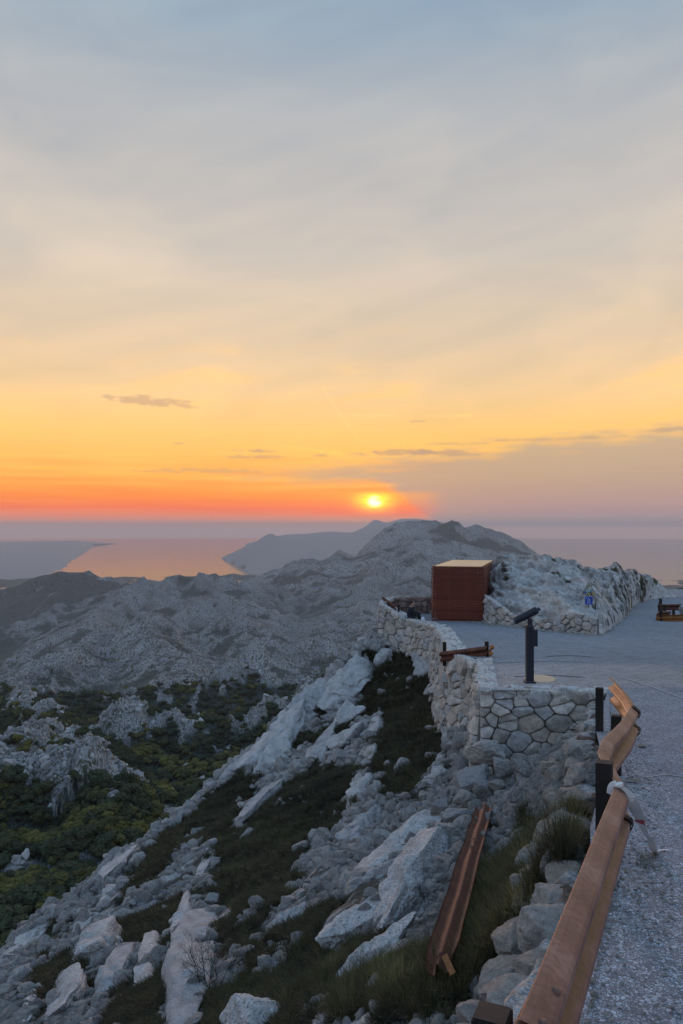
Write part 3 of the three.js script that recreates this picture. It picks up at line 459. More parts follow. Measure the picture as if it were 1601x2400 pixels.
// loose boulders of the rocky parts
{
  const r = rng(4242), made = []; let n = 0;
  const zones = [[700, 1960, 960, 2130, 56, 32, 'loose block in the rubble below the middle turf'], [810, 1830, 1010, 1990, 34, 26, 'loose block in the rubble under the upper turf'], [20, 1990, 440, 2300, 86, 30, 'loose rock on the left shoulder'], [300, 2100, 600, 2340, 34, 30, 'loose rock between the lower left slabs'], [960, 2000, 1080, 2260, 30, 28, 'loose stone between tilted slab and fallen rail'], [440, 1760, 800, 1960, 34, 20, 'stone lying in or beside the left turf'], [1000, 1600, 1060, 1800, 12, 24, 'stone along the foot of the left wall face'], [960, 2160, 1060, 2300, 12, 24, 'pale stone by the lower end of the fallen rail']];
  for (const [x0, y0, x1, y1, k, size, label] of zones) for (let i = 0; i < k; i++) {
    const x = mix(x0, x1, r()), y = mix(y0, y1, r()), c = hd(x, y); if (!c || (grassAt(...c) && r() < 0.86)) { r(); continue; }
    const w = size * (0.45 + 1.1 * r() * r()) * 1.0; made.push([x, y, w, w * (0.6 + 0.4 * r()), 40 + Math.floor(r() * 900), label]); n++;
  }
  const ord = (k) => k + (k % 10 === 1 && k !== 11 ? 'st' : k % 10 === 2 && k !== 12 ? 'nd' : k % 10 === 3 && k !== 13 ? 'rd' : 'th'), seen = {};
  made.sort((a, b) => a[0] - b[0]).forEach(([x, y, w, h, s, label]) => { const k = (seen[label] = (seen[label] ?? 0) + 1); boulder(x, y, w, h, s, label + ', ' + ord(k) + ' from the left', label); });
}
// bedrock blocks that make up the road bank
{
  const r = rng(31337), count = ['nearest', 'second', 'third', 'fourth', 'fifth', 'sixth', 'seventh', 'eighth', 'ninth', 'tenth']; let k = 0;
  for (let z = 2.2; z < 13.6; z += 0.27 + 0.14 * r()) for (const row of [0, 1]) {
    const s = (row ? 0.15 : 0.18) + 0.10 * r() * r(), xa = lut(XA, z), m = solo('bank_rock', variants[Math.floor(r() * 12)], r() < 0.6 ? M.bank : M.rocks[2], (row ? 'lower' : 'upper') + ' pale rock of the road bank, ' + (count[k >> 1] ?? ((k >> 1) + 1) + 'th') + ' from the camera', 'rock', 'pale rocks of the road bank'); k++;
    m.scale.set(s * 0.85, s * (0.62 + 0.25 * r()), s * 1.05); m.rotation.set((r() - 0.5) * 0.5, -0.42 + (r() - 0.5) * 0.6, (r() - 0.5) * 0.5); m.position.copy(V(xa - (row ? 0.30 : 0.05) + 0.12 * (r() - 0.5), road(z) + (row ? 0.56 : 0.20) + 0.1 * (r() - 0.5) + (z > 11 ? 0.08 : 0), z + 0.1 * row));
  }
}
// scree: rubble nobody could count
{
  const r = rng(99), per = pebbles.map(() => []), put = (x, z, s, sink = 0.1) => { const d = slopeDrop(x, z); per[Math.floor(r() * per.length)].push([x, EYE - d - s * sink, -z, s, r() * TAU, r() * TAU, 0.75 + 0.45 * r()]); };
  for (let i = 0; i < 90000; i++) {
    const z = 4 + 36 * Math.pow(r(), 1.3), xa = lut(XA, z), xb = lut(XB, z), x = mix(xa - 0.5, xb - 1.5, r()); if (grassAt(x, z) && r() > 0.012) continue;
    const k = fbm2(x * 0.8 + 20, z * 0.8, 3); if (k < -0.02 + 0.25 * r() - 0.1) continue; put(x, z, (0.02 + 0.13 * Math.pow(r(), 3.2)) * clamp(0.5 + z / 22, 0.6, 1.5), 0.1);
  }
  // broken blocks between the slabs
  for (let i = 0; i < 6000; i++) { const z = 4.5 + 34 * Math.pow(r(), 1.25), x = mix(lut(XA, z) - 0.9, lut(XB, z) - 0.8, r()); if (grassAt(x, z) && r() > 0.03) continue; if (fbm2(x * 0.55 + 71, z * 0.55, 3) < -0.12) continue; put(x, z, (0.06 + 0.17 * Math.pow(r(), 2.4)) * clamp(0.45 + z / 24, 0.5, 1.5), -0.05); }
  // gravel fan in the corner between wall and bank
  for (let i = 0; i < 15000; i++) { const c = hit((1090 + 290 * r()) * D2S, (1725 + 180 * r()) * D2S); if (c && c[1] < 15.6 && c[1] > 8.5 && !grassAt(...c)) put(c[0], c[1], 0.02 + 0.06 * Math.pow(r(), 2.5), -0.15); }
  for (let i = 0; i < 6000; i++) { const c = hit((940 + 200 * r()) * D2S, (1840 + 460 * r()) * D2S); if (c && !grassAt(...c)) put(c[0], c[1], 0.014 + 0.05 * Math.pow(r(), 3), 0.1); }
  const mat = M.rocks[0], q = new THREE.Matrix4(), e = new THREE.Euler(), qq = new THREE.Quaternion(), col = new THREE.Color();
  per.forEach((list, k) => { const im = new THREE.InstancedMesh(pebbles[k], mat, list.length); list.forEach(([x, y, z, s, a, b, t], i) => { q.compose(new THREE.Vector3(x, y, z), qq.setFromEuler(e.set(a, b, a * 2)), new THREE.Vector3(s, s * 0.8, s)); im.setMatrixAt(i, q); im.setColorAt(i, col.setRGB(t, t * 0.985, t * 0.97)); }); stuff(im, 'scree', 'loose limestone chippings and rubble on the slope', 'gravel'); });
}

// ───────────────────────── dry stone walls ─────────────────────────
// cells of a power diagram in a strip (s along, t up) -> one mesh per stone
function cells(L, H, size, seed, stretch = 1.35) {
  const r = rng(seed), pts = []; let tries = 0;
  while (tries++ < 9000) {
    const w = size * (0.6 + 0.75 * r()), s = r() * L, t = r() * H; let ok = true;
    for (const p of pts) { const d = Math.hypot((s - p[0]) / stretch, t - p[1]); if (d < (w + p[2]) * 0.5) { ok = false; break; } }
    if (ok) { pts.push([s, t, w]); tries = Math.min(tries, 6500); }
  }
  const made = pts.map(([s, t, w], i) => {
    let poly = [[0, 0], [L, 0], [L, H], [0, H]];
    pts.forEach(([s2, t2, w2], j) => {
      if (j === i || !poly.length || Math.hypot(s2 - s, t2 - t) > size * 6) return;
      const nx = (s2 - s) / (stretch * stretch), ny = t2 - t, c = (((s2 / stretch) ** 2 + t2 * t2 - w2 * w2 * 0.25) - ((s / stretch) ** 2 + t * t - w * w * 0.25)) / 2, out = [];
      for (let k = 0; k < poly.length; k++) { const a = poly[k], b = poly[(k + 1) % poly.length], da = a[0] * nx + a[1] * ny - c, db = b[0] * nx + b[1] * ny - c; if (da <= 0) out.push(a); if ((da < 0 && db > 0) || (da > 0 && db < 0)) { const f = da / (da - db); out.push([mix(a[0], b[0], f), mix(a[1], b[1], f)]); } }
      poly = out;
    });
    return poly.length > 2 ? { poly, w } : null;
  }).filter(Boolean), out = [];
  for (const c of made) {                               // split some blocks with a straight break, so that courses and wedges appear
    let cx = 0, cy = 0; for (const p of c.poly) { cx += p[0] / c.poly.length; cy += p[1] / c.poly.length; }
    if (r() < 0.5 || c.w < size * 0.8) { out.push(c); continue; }
    const a = (r() < 0.65 ? Math.PI / 2 : 0) + (r() - 0.5) * 0.7, nx = Math.cos(a), ny = Math.sin(a), k = cx * nx + cy * ny + (r() - 0.5) * 0.3 * c.w;
    for (const sg of [1, -1]) { const o = []; for (let i = 0; i < c.poly.length; i++) { const p = c.poly[i], q = c.poly[(i + 1) % c.poly.length], dp = sg * (p[0] * nx + p[1] * ny - k), dq = sg * (q[0] * nx + q[1] * ny - k); if (dp <= 0) o.push(p); if ((dp < 0 && dq > 0) || (dp > 0 && dq < 0)) { const f = dp / (dp - dq); o.push([mix(p[0], q[0], f), mix(p[1], q[1], f)]); } } if (o.length > 2) out.push({ poly: o, w: c.w * 0.7 }); }
  }
  return out;
}
function stoneGeo(poly, place, gap, bulge, r) {        // place(s, t, out) -> Vector3
  let cx = 0, cy = 0; for (const p of poly) { cx += p[0]; cy += p[1]; } cx /= poly.length; cy /= poly.length;
  const n = 16, ring = []; let per = 0; const seg = poly.map((p, i) => { const q = poly[(i + 1) % poly.length], l = Math.hypot(q[0] - p[0], q[1] - p[1]); per += l; return l; });
  for (let k = 0; k < n; k++) { let d = (k + 0.25 * (r() - 0.5)) / n * per, i = 0; d = (d + per) % per; while (d > seg[i] && i < seg.length - 1) { d -= seg[i]; i++; } const p = poly[i], q = poly[(i + 1) % poly.length], f = seg[i] ? d / seg[i] : 0; ring.push([mix(p[0], q[0], f), mix(p[1], q[1], f)]); }
  const sm = ring.map((p, i) => { const a = ring[(i + n - 1) % n], b = ring[(i + 1) % n]; return [p[0] * 0.80 + (a[0] + b[0]) * 0.10, p[1] * 0.80 + (a[1] + b[1]) * 0.10]; });
  const rad = Math.sqrt(per * per / 40), lev = [[gap, -0.14], [gap, 0.0], [gap + 0.05 * rad + 0.004, bulge * 0.75], [0.34 * rad + gap, bulge]], pos = [], uv = [], o = r() * 50, tilt = [(r() - 0.5) * 0.6, (r() - 0.5) * 0.6], proud = bulge * 1.1 * (r() - 0.4);
  const push = (s, t, h) => { const v = place(s, t, h); pos.push(v.x, v.y, v.z); uv.push(s + o, t + o * 0.7); };
  for (const [ins, h] of lev) for (const p of sm) { const dx = p[0] - cx, dy = p[1] - cy, l = Math.hypot(dx, dy) || 1, k = Math.max(0.15, 1 - ins / l); const s = cx + dx * k, t = cy + dy * k; push(s, t, h < 0 ? h : h + proud + (h > 0 ? (tilt[0] * dx + tilt[1] * dy) * k + bulge * 0.45 * n3(s * 9 + o, t * 9, o) : 0)); }
  push(cx, cy, bulge * 1.05 + proud);
  const idx = []; for (let j = 0; j < lev.length - 1; j++) for (let i = 0; i < n; i++) { const a = j * n + i, b = j * n + (i + 1) % n; idx.push(a, b, a + n, b, b + n, a + n); }
  const c = lev.length * n; for (let i = 0; i < n; i++) idx.push(c - n + i, c - n + (i + 1) % n, c);
  const g = new THREE.BufferGeometry(); g.setAttribute('position', new THREE.Float32BufferAttribute(pos, 3)); g.setAttribute('uv', new THREE.Float32BufferAttribute(uv, 2)); g.setIndex(idx); return toCreasedNormals(g, 0.55);
}
// path: [x, z, drop of the top]; foot(x, z): drop of the foot; the face looks to the left of the path's direction
function stoneWall(label, path, { foot, size = 0.28, batter = 0.12, noCap = false, cap = 0.42, seed = 1, mats = M.wallStones, caps = M.coping, bulge = 0.05, gap = 0.012, capSize = 0.3 }) {
  const g = thing('stone_wall', label, 'wall', new THREE.Vector3(0, 0, 0), 0), r = rng(seed), core = [];
  for (let i = 0; i < path.length - 1; i++) {
    const [x0, z0, d0] = path[i], [x1, z1, d1] = path[i + 1], L = Math.hypot(x1 - x0, z1 - z0), ex = (x1 - x0) / L, ez = (z1 - z0) / L, nx = -ez, nz = ex;
    const f0 = foot(x0, z0, 0, i), f1 = foot(x1, z1, 1, i), H = Math.max(f0 - d0, f1 - d1) + 0.05;
    const topAt = (s) => mix(d0, d1, s / L), place = (s, t, h) => { const dn = H - t, o = h + dn * batter, wav = 0.04 * n2(s * 0.9 + i * 7, t); return V(x0 + ex * s + nx * (o + wav), topAt(s) + dn, z0 + ez * s + nz * (o + wav)); };
    for (const c of cells(L, H, size, seed * 31 + i)) { let cs = 0, ct = 0; for (const p of c.poly) { cs += p[0] / c.poly.length; ct += p[1] / c.poly.length; } if (H - ct > mix(f0 - d0, f1 - d1, cs / L) + 0.25) continue; part('stone', stoneGeo(c.poly, place, gap, bulge * (0.6 + 0.8 * r()), r), mats[Math.floor(r() * mats.length)], g); }
    const top = (s, t, h) => V(x0 + ex * s - nx * (t - 0.04), topAt(s) - h + 0.03, z0 + ez * s - nz * (t - 0.04));
    if (!noCap) for (const c of cells(L, cap, capSize, seed * 57 + i, 1.1)) part('coping_stone', stoneGeo(c.poly, top, gap * 0.7, 0.035 * (0.6 + 0.8 * r()), r), caps[Math.floor(r() * caps.length)], g);
    // body of the wall behind the stones
    const P = (s, t, b) => { const v = place(s, t, -0.05 - b); return v; }, q = [P(0, 0, 0), P(L, 0, 0), P(L, H - 0.02, 0), P(0, H - 0.02, 0), P(0, 0, cap - 0.1), P(L, 0, cap - 0.1), P(L, H - 0.02, cap - 0.1), P(0, H - 0.02, cap - 0.1)];
    const b = new THREE.BufferGeometry(); b.setAttribute('position', new THREE.Float32BufferAttribute(q.flatMap((v) => [v.x, v.y, v.z]), 3)); b.setIndex([0, 1, 2, 0, 2, 3, 5, 4, 7, 5, 7, 6, 3, 2, 6, 3, 6, 7, 1, 5, 6, 1, 6, 2, 4, 0, 3, 4, 3, 7]); core.push(b.toNonIndexed());
  }
  const m = mergeGeometries(core); m.computeVertexNormals(); part('rubble_core', m, M.joint, g);
  return g;
}
const onSlope = (x, z) => slopeBase(x, z) + 0.2;
stoneWall('near stone wall of the terrace under the viewing telescope', [[5.35, 15.15, road(15.2) - 0.02], [2.7, 15.4, road(15.4) - 0.02], [3.68, 21.2, road(21.2) - 0.05]], { foot: (x, z, e, i) => i === 0 ? (x > 4 ? 4.35 : 5.0) + 0.25 : onSlope(x, z) + 0.15, size: 0.26, seed: 3, batter: 0.10, bulge: 0.055, gap: 0.007, capSize: 0.3 });
stoneWall('middle stone wall along the terrace edge between the broken rail and the bend', [[3.66, 21.3, road(21.3) + 0.06], [3.22, 23.2, road(23.2)], [4.03, 33.6, road(33.6) - 0.04]], { foot: (x, z) => onSlope(x, z) + 0.1, size: 0.38, seed: 8, batter: 0.14, bulge: 0.06, gap: 0.014, capSize: 0.36, cap: 0.62 });
stoneWall('far stone wall at the terrace corner below the seated person', [[4.03, 33.7, road(33.7) - 0.05], [3.0, 36.8, road(36.8) - 0.12], [1.85, 37.9, 3.62]], { foot: (x, z) => Math.max(onSlope(x, z), road(z) + 1.2), size: 0.36, seed: 12, batter: 0.10, bulge: 0.05, gap: 0.016, capSize: 0.4, cap: 0.6 });
stoneWall('outer left parapet of the far terrace corner', [[1.85, 37.95, 3.62], [2.5, 42.2, 3.75]], { foot: (x, z) => Math.max(onSlope(x, z), road(z) + 1.0), size: 0.45, seed: 15, cap: 0.4 });
stoneWall('low reddish parapet behind the seated person', [[6.2, 42.0, 3.74], [2.55, 42.0, 3.78]], { foot: (x, z) => road(z) + 0.1, size: 0.26, seed: 17, mats: M.redStones, caps: M.redStones, batter: 0.02, bulge: 0.04, gap: 0.01, cap: 0.35, capSize: 0.3 });

// ───────────────────────── rock outcrop behind the terrace ─────────────────────────
const onRoad = (u, v) => { const b = (v - 1235) / F; let z = 8; while (z < 66 && b * z < road(z)) z += 0.05; return [(u - 800) / F * z, road(z), z]; };
const OUT_BASE = [onRoad(1128, 1452), onRoad(1150, 1461), onRoad(1200, 1467), onRoad(1250, 1473), onRoad(1300, 1478), onRoad(1350, 1483), onRoad(1399, 1487), onRoad(1424, 1480), onRoad(1440, 1466), onRoad(1458, 1453), onRoad(1470, 1440), onRoad(1485, 1420), onRoad(1505, 1411), onRoad(1540, 1404), onRoad(1592, 1400)];
{
  const crest = [at(1140, 1345, 42), at(1165, 1322, 42.5), at(1190, 1311, 43), at(1225, 1309, 43), at(1256, 1312, 43), at(1300, 1313, 43), at(1327, 1318, 43.5), at(1352, 1326, 44), at(1380, 1334, 45), at(1415, 1337, 47), at(1440, 1328, 49), at(1470, 1337, 51), at(1500, 1346, 53), at(1535, 1362, 55), at(1586, 1398, 57)];
  const n = 330, rows = 120, S = spline(OUT_BASE, n), C = spline(crest, n);
  const g = gridGeo(n + 1, rows, (i, j, p, t, c) => {
    const f = j / (rows - 30), s = S[i], k = C[i]; let x, d, z;
    if (f <= 1) { const e = f < 0.5 ? 1.25 * Math.pow(f / 0.5, 0.8) * 0.5 : 0.625 + 0.375 * Math.sin((f - 0.5) * Math.PI); x = mix(s[0], k[0], f); z = mix(s[2], k[2], Math.pow(f, 1.25)); d = mix(s[1] + 0.25, k[1], e); }
    else { const b = f - 1; x = k[0] + b * 6; z = k[2] + b * 18; d = k[1] + 9 * b * b * 4 + 0.4 * b; }
    const H = clamp((s[1] - k[1]) / 2), w = sst(0, 0.12, f) * H;
    const a = x * 0.8 + z * 0.35 + 0.8 * n2(x * 0.5, z * 0.5), q = d * 0.9;
    const r1 = rid2(a * 0.55 + d * 0.5, q * 0.75 + x * 0.2, 4), r2 = fbm3(x * 0.9, d * 1.3, z * 0.9, 4), r3 = Math.abs(n3(x * 2.6, d * 2.6, z * 2.6));
    const r4 = Math.abs(n3(x * 1.1 + 5, d * 1.6, z * 1.1)), dis = w * (0.7 * r1 + 0.9 * r2 + 0.4 * r3 + 0.7 * r4 - 0.42);
    x -= dis * 0.25; z -= dis * 0.75; d -= dis * 0.42 * (f > 0.6 ? 1.2 : 1);
    p[0] = x; p[1] = EYE - d; p[2] = -z; t[0] = x + z * 0.3; t[1] = d + z * 0.5;
    const l = 0.98 + 0.45 * fbm2(x * 0.7, d * 0.9 + z * 0.3, 4), veg = sst(0.12, 0.3, fbm2(x * 0.8 + 9, z * 0.8 + d, 4) - 0.16 * (1 - clamp((x - 9) / 6)) + 0.03), warm = sst(0.0, 0.3, fbm2(x * 0.45 + 3, d * 0.7, 3));
    c[0] = mix(l * (1 + 0.10 * warm), 0.16, veg); c[1] = mix(l, 0.15, veg); c[2] = mix(l * (1 - 0.10 * warm), 0.09, veg);
  }, true);
  const m = new THREE.Mesh(boxUV(g), M.outcrop); m.name = 'rock_outcrop'; m.castShadow = m.receiveShadow = true; m.userData = { label: 'jagged grey limestone outcrop between the wooden box and the road', category: 'rock' }; scene.add(m);
}
stoneWall('masonry facing built against the foot of the rock outcrop', [6, 5, 4, 3, 2, 1, 0].map((k) => { const b = OUT_BASE[k]; return [b[0] - 0.02, b[2] - 0.02, b[1] - [1.25, 1.15, 0.5, 0.4, 0.55, 0.85, 0.6][k]]; }), { foot: (x, z) => road(z) + 0.05, size: 0.3, seed: 23, batter: 0.03, bulge: 0.06, cap: 0.2, gap: 0.012, noCap: true, mats: [M.wallStones[0], M.wallStones[1], M.wallStones[4], M.wallStones[3]] });

// ───────────────────────── guard rails ─────────────────────────
// W-shaped section: [outwards, up], then the same a sheet's thickness behind
const WP = [[0.008, 0.156], [0.03, 0.150], [0.074, 0.112], [0.083, 0.098], [0.083, 0.070], [0.074, 0.057], [0.014, 0.018], [0.006, 0.006], [0.006, -0.006], [0.014, -0.018], [0.074, -0.057], [0.083, -0.070], [0.083, -0.098], [0.074, -0.112], [0.03, -0.150], [0.008, -0.156]];
function beamGeo(stations) {                            // stations: {o: Vector3 centre, out: Vector3, up: Vector3, k: scale of the height}
  const prof = [...WP.map(([a, b]) => [a, b]), ...WP.slice().reverse().map(([a, b]) => [a - 0.004, b * 0.995])], n = prof.length, pos = [], uv = [], idx = []; let run = 0, per = 0;
  stations.forEach((s, j) => { if (j) run += s.o.distanceTo(stations[j - 1].o); prof.forEach(([a, b], i) => { if (!i) per = 0; else per += Math.hypot(a - prof[i - 1][0], b - prof[i - 1][1]); const v = s.o.clone().addScaledVector(s.out, a).addScaledVector(s.up, b * (s.k ?? 1)); pos.push(v.x, v.y, v.z); uv.push(run * 1.1, per * 1.1); }); });
  for (let j = 0; j < stations.length - 1; j++) for (let i = 0; i < n; i++) { const a = j * n + i, b = j * n + (i + 1) % n; idx.push(a, b, a + n, b, b + n, a + n); }
  for (const e of [0, (stations.length - 1) * n]) for (let i = 0; i < WP.length - 1; i++) idx.push(e + i, e + i + 1, e + n - 1 - i, e + i + 1, e + n - 2 - i, e + n - 1 - i);
  let g = new THREE.BufferGeometry(); g.setAttribute('position', new THREE.Float32BufferAttribute(pos, 3)); g.setAttribute('uv', new THREE.Float32BufferAttribute(uv, 2)); g.setIndex(idx); g = g.toNonIndexed(); g.computeVertexNormals(); return g;
}
// plan path of an upright rail [x, z, drop of the top edge, lean] -> stations; outwards is to the right of the path
function railStations(pts, step = 0.12, r = rng(1)) {
  const st = []; for (let i = 0; i < pts.length - 1; i++) { const a = pts[i], b = pts[i + 1], L = Math.hypot(b[0] - a[0], b[1] - a[1]), n = Math.max(1, Math.round(L / step)); for (let k = i ? 1 : 0; k <= n; k++) st.push(a.map((q, m) => mix(q, b[m], k / n))); }
  return st.map((p, i) => { const a = st[Math.max(0, i - 1)], b = st[Math.min(st.length - 1, i + 1)], t = new THREE.Vector3(b[0] - a[0], 0, -(b[1] - a[1])).normalize(), side = new THREE.Vector3(-t.z, 0, t.x), lean = p[3] ?? 0, k = p[4] ?? 1; const out = side.clone().multiplyScalar(Math.cos(lean)).add(new THREE.Vector3(0, Math.sin(lean), 0)), up = new THREE.Vector3(0, Math.cos(lean), 0).addScaledVector(side, -Math.sin(lean)); const wob = 0.003 * n2(i * 0.08, 3); return { o: V(p[0], p[2] + 0.156 * k, p[1]).addScaledVector(side, wob), out, up, k }; });
}
function postGeo(h, w = 0.1, d = 0.1, t = 0.008) { return mergeGeometries([new THREE.BoxGeometry(w, h, d).translate(0, -h / 2, 0), new THREE.BoxGeometry(w * 0.92, 0.006, d * 0.92).translate(0, 0.003, 0)]); }
function channelGeo(h, w = 0.1, d = 0.12, t = 0.008) { const parts = [[w, h, t, 0, 0, d / 2], [w, h, t, 0, 0, -d / 2], [t, h, d - t, -w / 2 + t / 2, 0, 0]].map(([a, b, c, x, y, z]) => new THREE.BoxGeometry(a, b, c).translate(x, y - h / 2, z)); return mergeGeometries(parts); }
function boltGeo() { const g = mergeGeometries([new THREE.CylinderGeometry(0.017, 0.02, 0.012, 14).rotateX(Math.PI / 2), new THREE.SphereGeometry(0.016, 12, 6, 0, TAU, 0, Math.PI / 2).rotateX(Math.PI / 2).translate(0, 0, 0.004)]); return g; }
const top = (z, k = 0.75) => road(z) - k;
{
  const g = thing('guard_rail', 'bent rusty guard rail along the edge of the road in the foreground', 'guard rail');
  const P = { a: [-2.6, -4.2, top(-4.2)], b: [0.50, 2.20, top(2.2) + 0.01], c: [1.62, 4.78, top(4.78)], d: [1.86, 5.3, top(5.3) + 0.02], e: [2.13, 6.35, top(6.35) - 0.02], f: [3.02, 8.25, top(8.25)], h: [3.76, 11.0, top(11)] };
  const near = [[-2.6, -4.2, top(-4.2)], [0.55, 2.33, top(2.33) + 0.012]], main = [[0.49, 2.16, top(2.16), 0.06], [1.05, 3.42, top(3.42), 0.06], [1.63, 4.72, top(4.72), 0.05], [1.75, 5.02, top(5.02) + 0.02, 0.1]];
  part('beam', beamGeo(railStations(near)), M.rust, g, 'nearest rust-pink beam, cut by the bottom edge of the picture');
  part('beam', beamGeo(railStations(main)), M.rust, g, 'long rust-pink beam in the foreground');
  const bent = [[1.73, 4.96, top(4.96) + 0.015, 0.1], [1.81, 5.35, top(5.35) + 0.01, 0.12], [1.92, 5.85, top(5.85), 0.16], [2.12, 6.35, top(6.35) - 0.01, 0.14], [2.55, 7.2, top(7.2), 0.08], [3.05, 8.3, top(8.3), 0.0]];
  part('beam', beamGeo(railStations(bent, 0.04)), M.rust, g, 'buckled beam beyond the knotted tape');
  part('beam', beamGeo(railStations([[3.02, 8.24, top(8.24) - 0.01, 0], [3.4, 9.6, top(9.6), 0.02], [3.74, 11.05, top(11.05), 0]])), M.rustSunlit, g, 'far beam showing its back, coloured a sunlit orange');
  for (const [x, z, up, deep] of [[0.44, 2.30, 0.69, 1.0], [1.71, 5.13, 0.83, 0.5], [2.90, 8.32, 0.64, 1.0], [3.60, 11.0, 0.60, 0.6]]) { const p = part('post', postGeo(up + deep * 0.6), M.post, g, 'black steel post of the rail'); p.position.copy(V(x, road(z) - up, z)); p.rotation.y = -0.42; }
  for (const [x, z, dy] of [[0.50, 2.19, 0.045], [0.585, 2.38, 0.05], [0.50, 2.19, 0.245], [0.585, 2.38, 0.25], [1.655, 4.86, 0.05]]) { const b = part('bolt', boltGeo(), M.bolt, g); b.position.copy(V(x + 0.058, top(z) + dy, z)).add(new THREE.Vector3(0, 0.012, 0)); b.rotation.set(-0.75, 1.16, 0, 'YXZ'); }
  part('joint_band', beamGeo(railStations([[1.69, 4.86, top(4.86) - 0.006, 0.08, 1.04], [1.74, 4.98, top(4.98) + 0.008, 0.1, 1.04]], 0.06)).translate(0.006, 0, 0.004), M.post, g, 'dark overlap where two beams meet');
  part('joint_band', beamGeo(railStations([[3.0, 8.17, top(8.17) - 0.006, 0, 1.04], [3.06, 8.31, top(8.31) - 0.006, 0, 1.04]], 0.06)).translate(0.006, 0, 0.003), M.post, g, 'dark overlap at the far bend');
}
// barrier tape knotted to the rail
{
  const g = thing('barrier_tape', 'torn white barrier tape knotted round the rail and trailing on the road', 'tape');
  const tapeMat = new THREE.MeshPhysicalMaterial({ color: new THREE.Color(0.80, 0.77, 0.74), roughness: 0.5, side: THREE.DoubleSide }), red = new THREE.MeshStandardMaterial({ color: new THREE.Color(0.62, 0.05, 0.08), roughness: 0.5, side: THREE.DoubleSide });
  const ribbon = (pts, w, dirs) => { const n = 60, c = new THREE.CatmullRomCurve3(pts), pos = [], idx = []; for (let i = 0; i <= n; i++) { const t = i / n, p = c.getPoint(t), tan = c.getTangent(t), d = new THREE.Vector3(Math.cos(dirs * t + 0.4), 0.15 * Math.sin(t * 5), Math.sin(dirs * t + 0.4)).cross(tan).cross(tan).normalize(), ww = w * (0.8 + 0.25 * Math.sin(t * 9)) * (t > 0.8 ? mix(1, 0.35, (t - 0.8) / 0.2) : 1); pos.push(...p.clone().addScaledVector(d, ww / 2).toArray(), ...p.clone().addScaledVector(d, -ww / 2).toArray()); if (i) { const k = i * 2; idx.push(k - 2, k - 1, k, k - 1, k + 1, k); } } const q = new THREE.BufferGeometry(); q.setAttribute('position', new THREE.Float32BufferAttribute(pos, 3)); q.setIndex(idx); q.computeVertexNormals(); return q; };
  const k = V(1.70, top(4.9) + 0.0, 4.9), e = V(2.52, road(6.0) - 0.012, 5.55);
  const fall = [V(1.765, top(4.84) + 0.06, 4.80), V(1.80, top(4.9) + 0.13, 4.84), V(1.88, top(4.95) + 0.24, 4.98), V(2.02, road(5.2) - 0.34, 5.25), V(2.20, road(5.55) - 0.16, 5.6), V(2.31, road(5.8) - 0.02, 5.82), V(2.33, road(5.85) - 0.014, 5.86)];
  part('ribbon', ribbon(fall, 0.07, 0.6), tapeMat, g); part('red_band', ribbon([new THREE.CatmullRomCurve3(fall).getPoint(0.36), new THREE.CatmullRomCurve3(fall).getPoint(0.38), new THREE.CatmullRomCurve3(fall).getPoint(0.40)].map((p) => p.add(new THREE.Vector3(-0.006, 0.002, 0.008))), 0.066, 0.2), red, g);
  part('loose_end', ribbon([V(2.325, road(5.85) - 0.012, 5.86), V(2.38, road(5.87) - 0.024, 5.87), V(2.45, road(5.9) - 0.014, 5.90)], 0.03, 0.2), tapeMat, g);
  const hug = (o, y) => V(1.678 + 0.93 * o, top(4.84) + 0.156 - y, 4.84 - 0.37 * o);
  part('knot_loop', ribbon([hug(-0.03, 0.10), hug(-0.012, 0.150), hug(0.012, 0.166), hug(0.04, 0.153), hug(0.082, 0.118), hug(0.094, 0.098), hug(0.094, 0.070)], 0.05, 0.1), tapeMat, g); part('knot', boxUV(rockGeo(61, 5, 0.026, 0.018, 0.024, 6, 0.3)).translate(...hug(0.02, 0.168).toArray()), tapeMat, g);
}
// fallen beam on the slope
{
  const A = hd(1112, 1896), B = hd(1003, 2318), a = V(A[0], slopeBase(...A) - 0.34, A[1]), b = V(B[0], slopeBase(...B) - 0.36, B[1]), t = b.clone().sub(a).normalize(), up = new THREE.Vector3(-0.35, 1, 0.22).normalize(), side = t.clone().cross(up).normalize(), n = side.clone().cross(t).normalize();
  const st = []; for (let i = 0; i <= 40; i++) { const f = i / 40; st.push({ o: a.clone().lerp(b, f).addScaledVector(n, 0.02 * n2(f * 5, 2)), out: n.clone().negate(), up: side, k: 0.86 + 0.05 * n2(f * 7, 5) + (f > 0.93 ? -0.25 * (f - 0.93) / 0.07 : 0) }); }
  const g = thing('fallen_rail', 'dark rusted rail beam lying down the slope', 'guard rail'); part('beam', beamGeo(st), M.rustDark, g);
  for (const f of [0.03, 0.36, 0.42, 0.97]) { const q = part('bolt', boltGeo(), M.bolt, g); q.position.copy(a).lerp(b, f).addScaledVector(n, 0.012); q.quaternion.setFromUnitVectors(new THREE.Vector3(0, 0, 1), n); }
  const strip = new THREE.BoxGeometry(0.05, 0.006, 0.16); const s = part('torn_strip', strip, M.rustSunlit, g); s.position.copy(b).addScaledVector(t, 0.06).addScaledVector(side, -0.1); s.rotation.set(0.5, 0.3, 0.5);
}
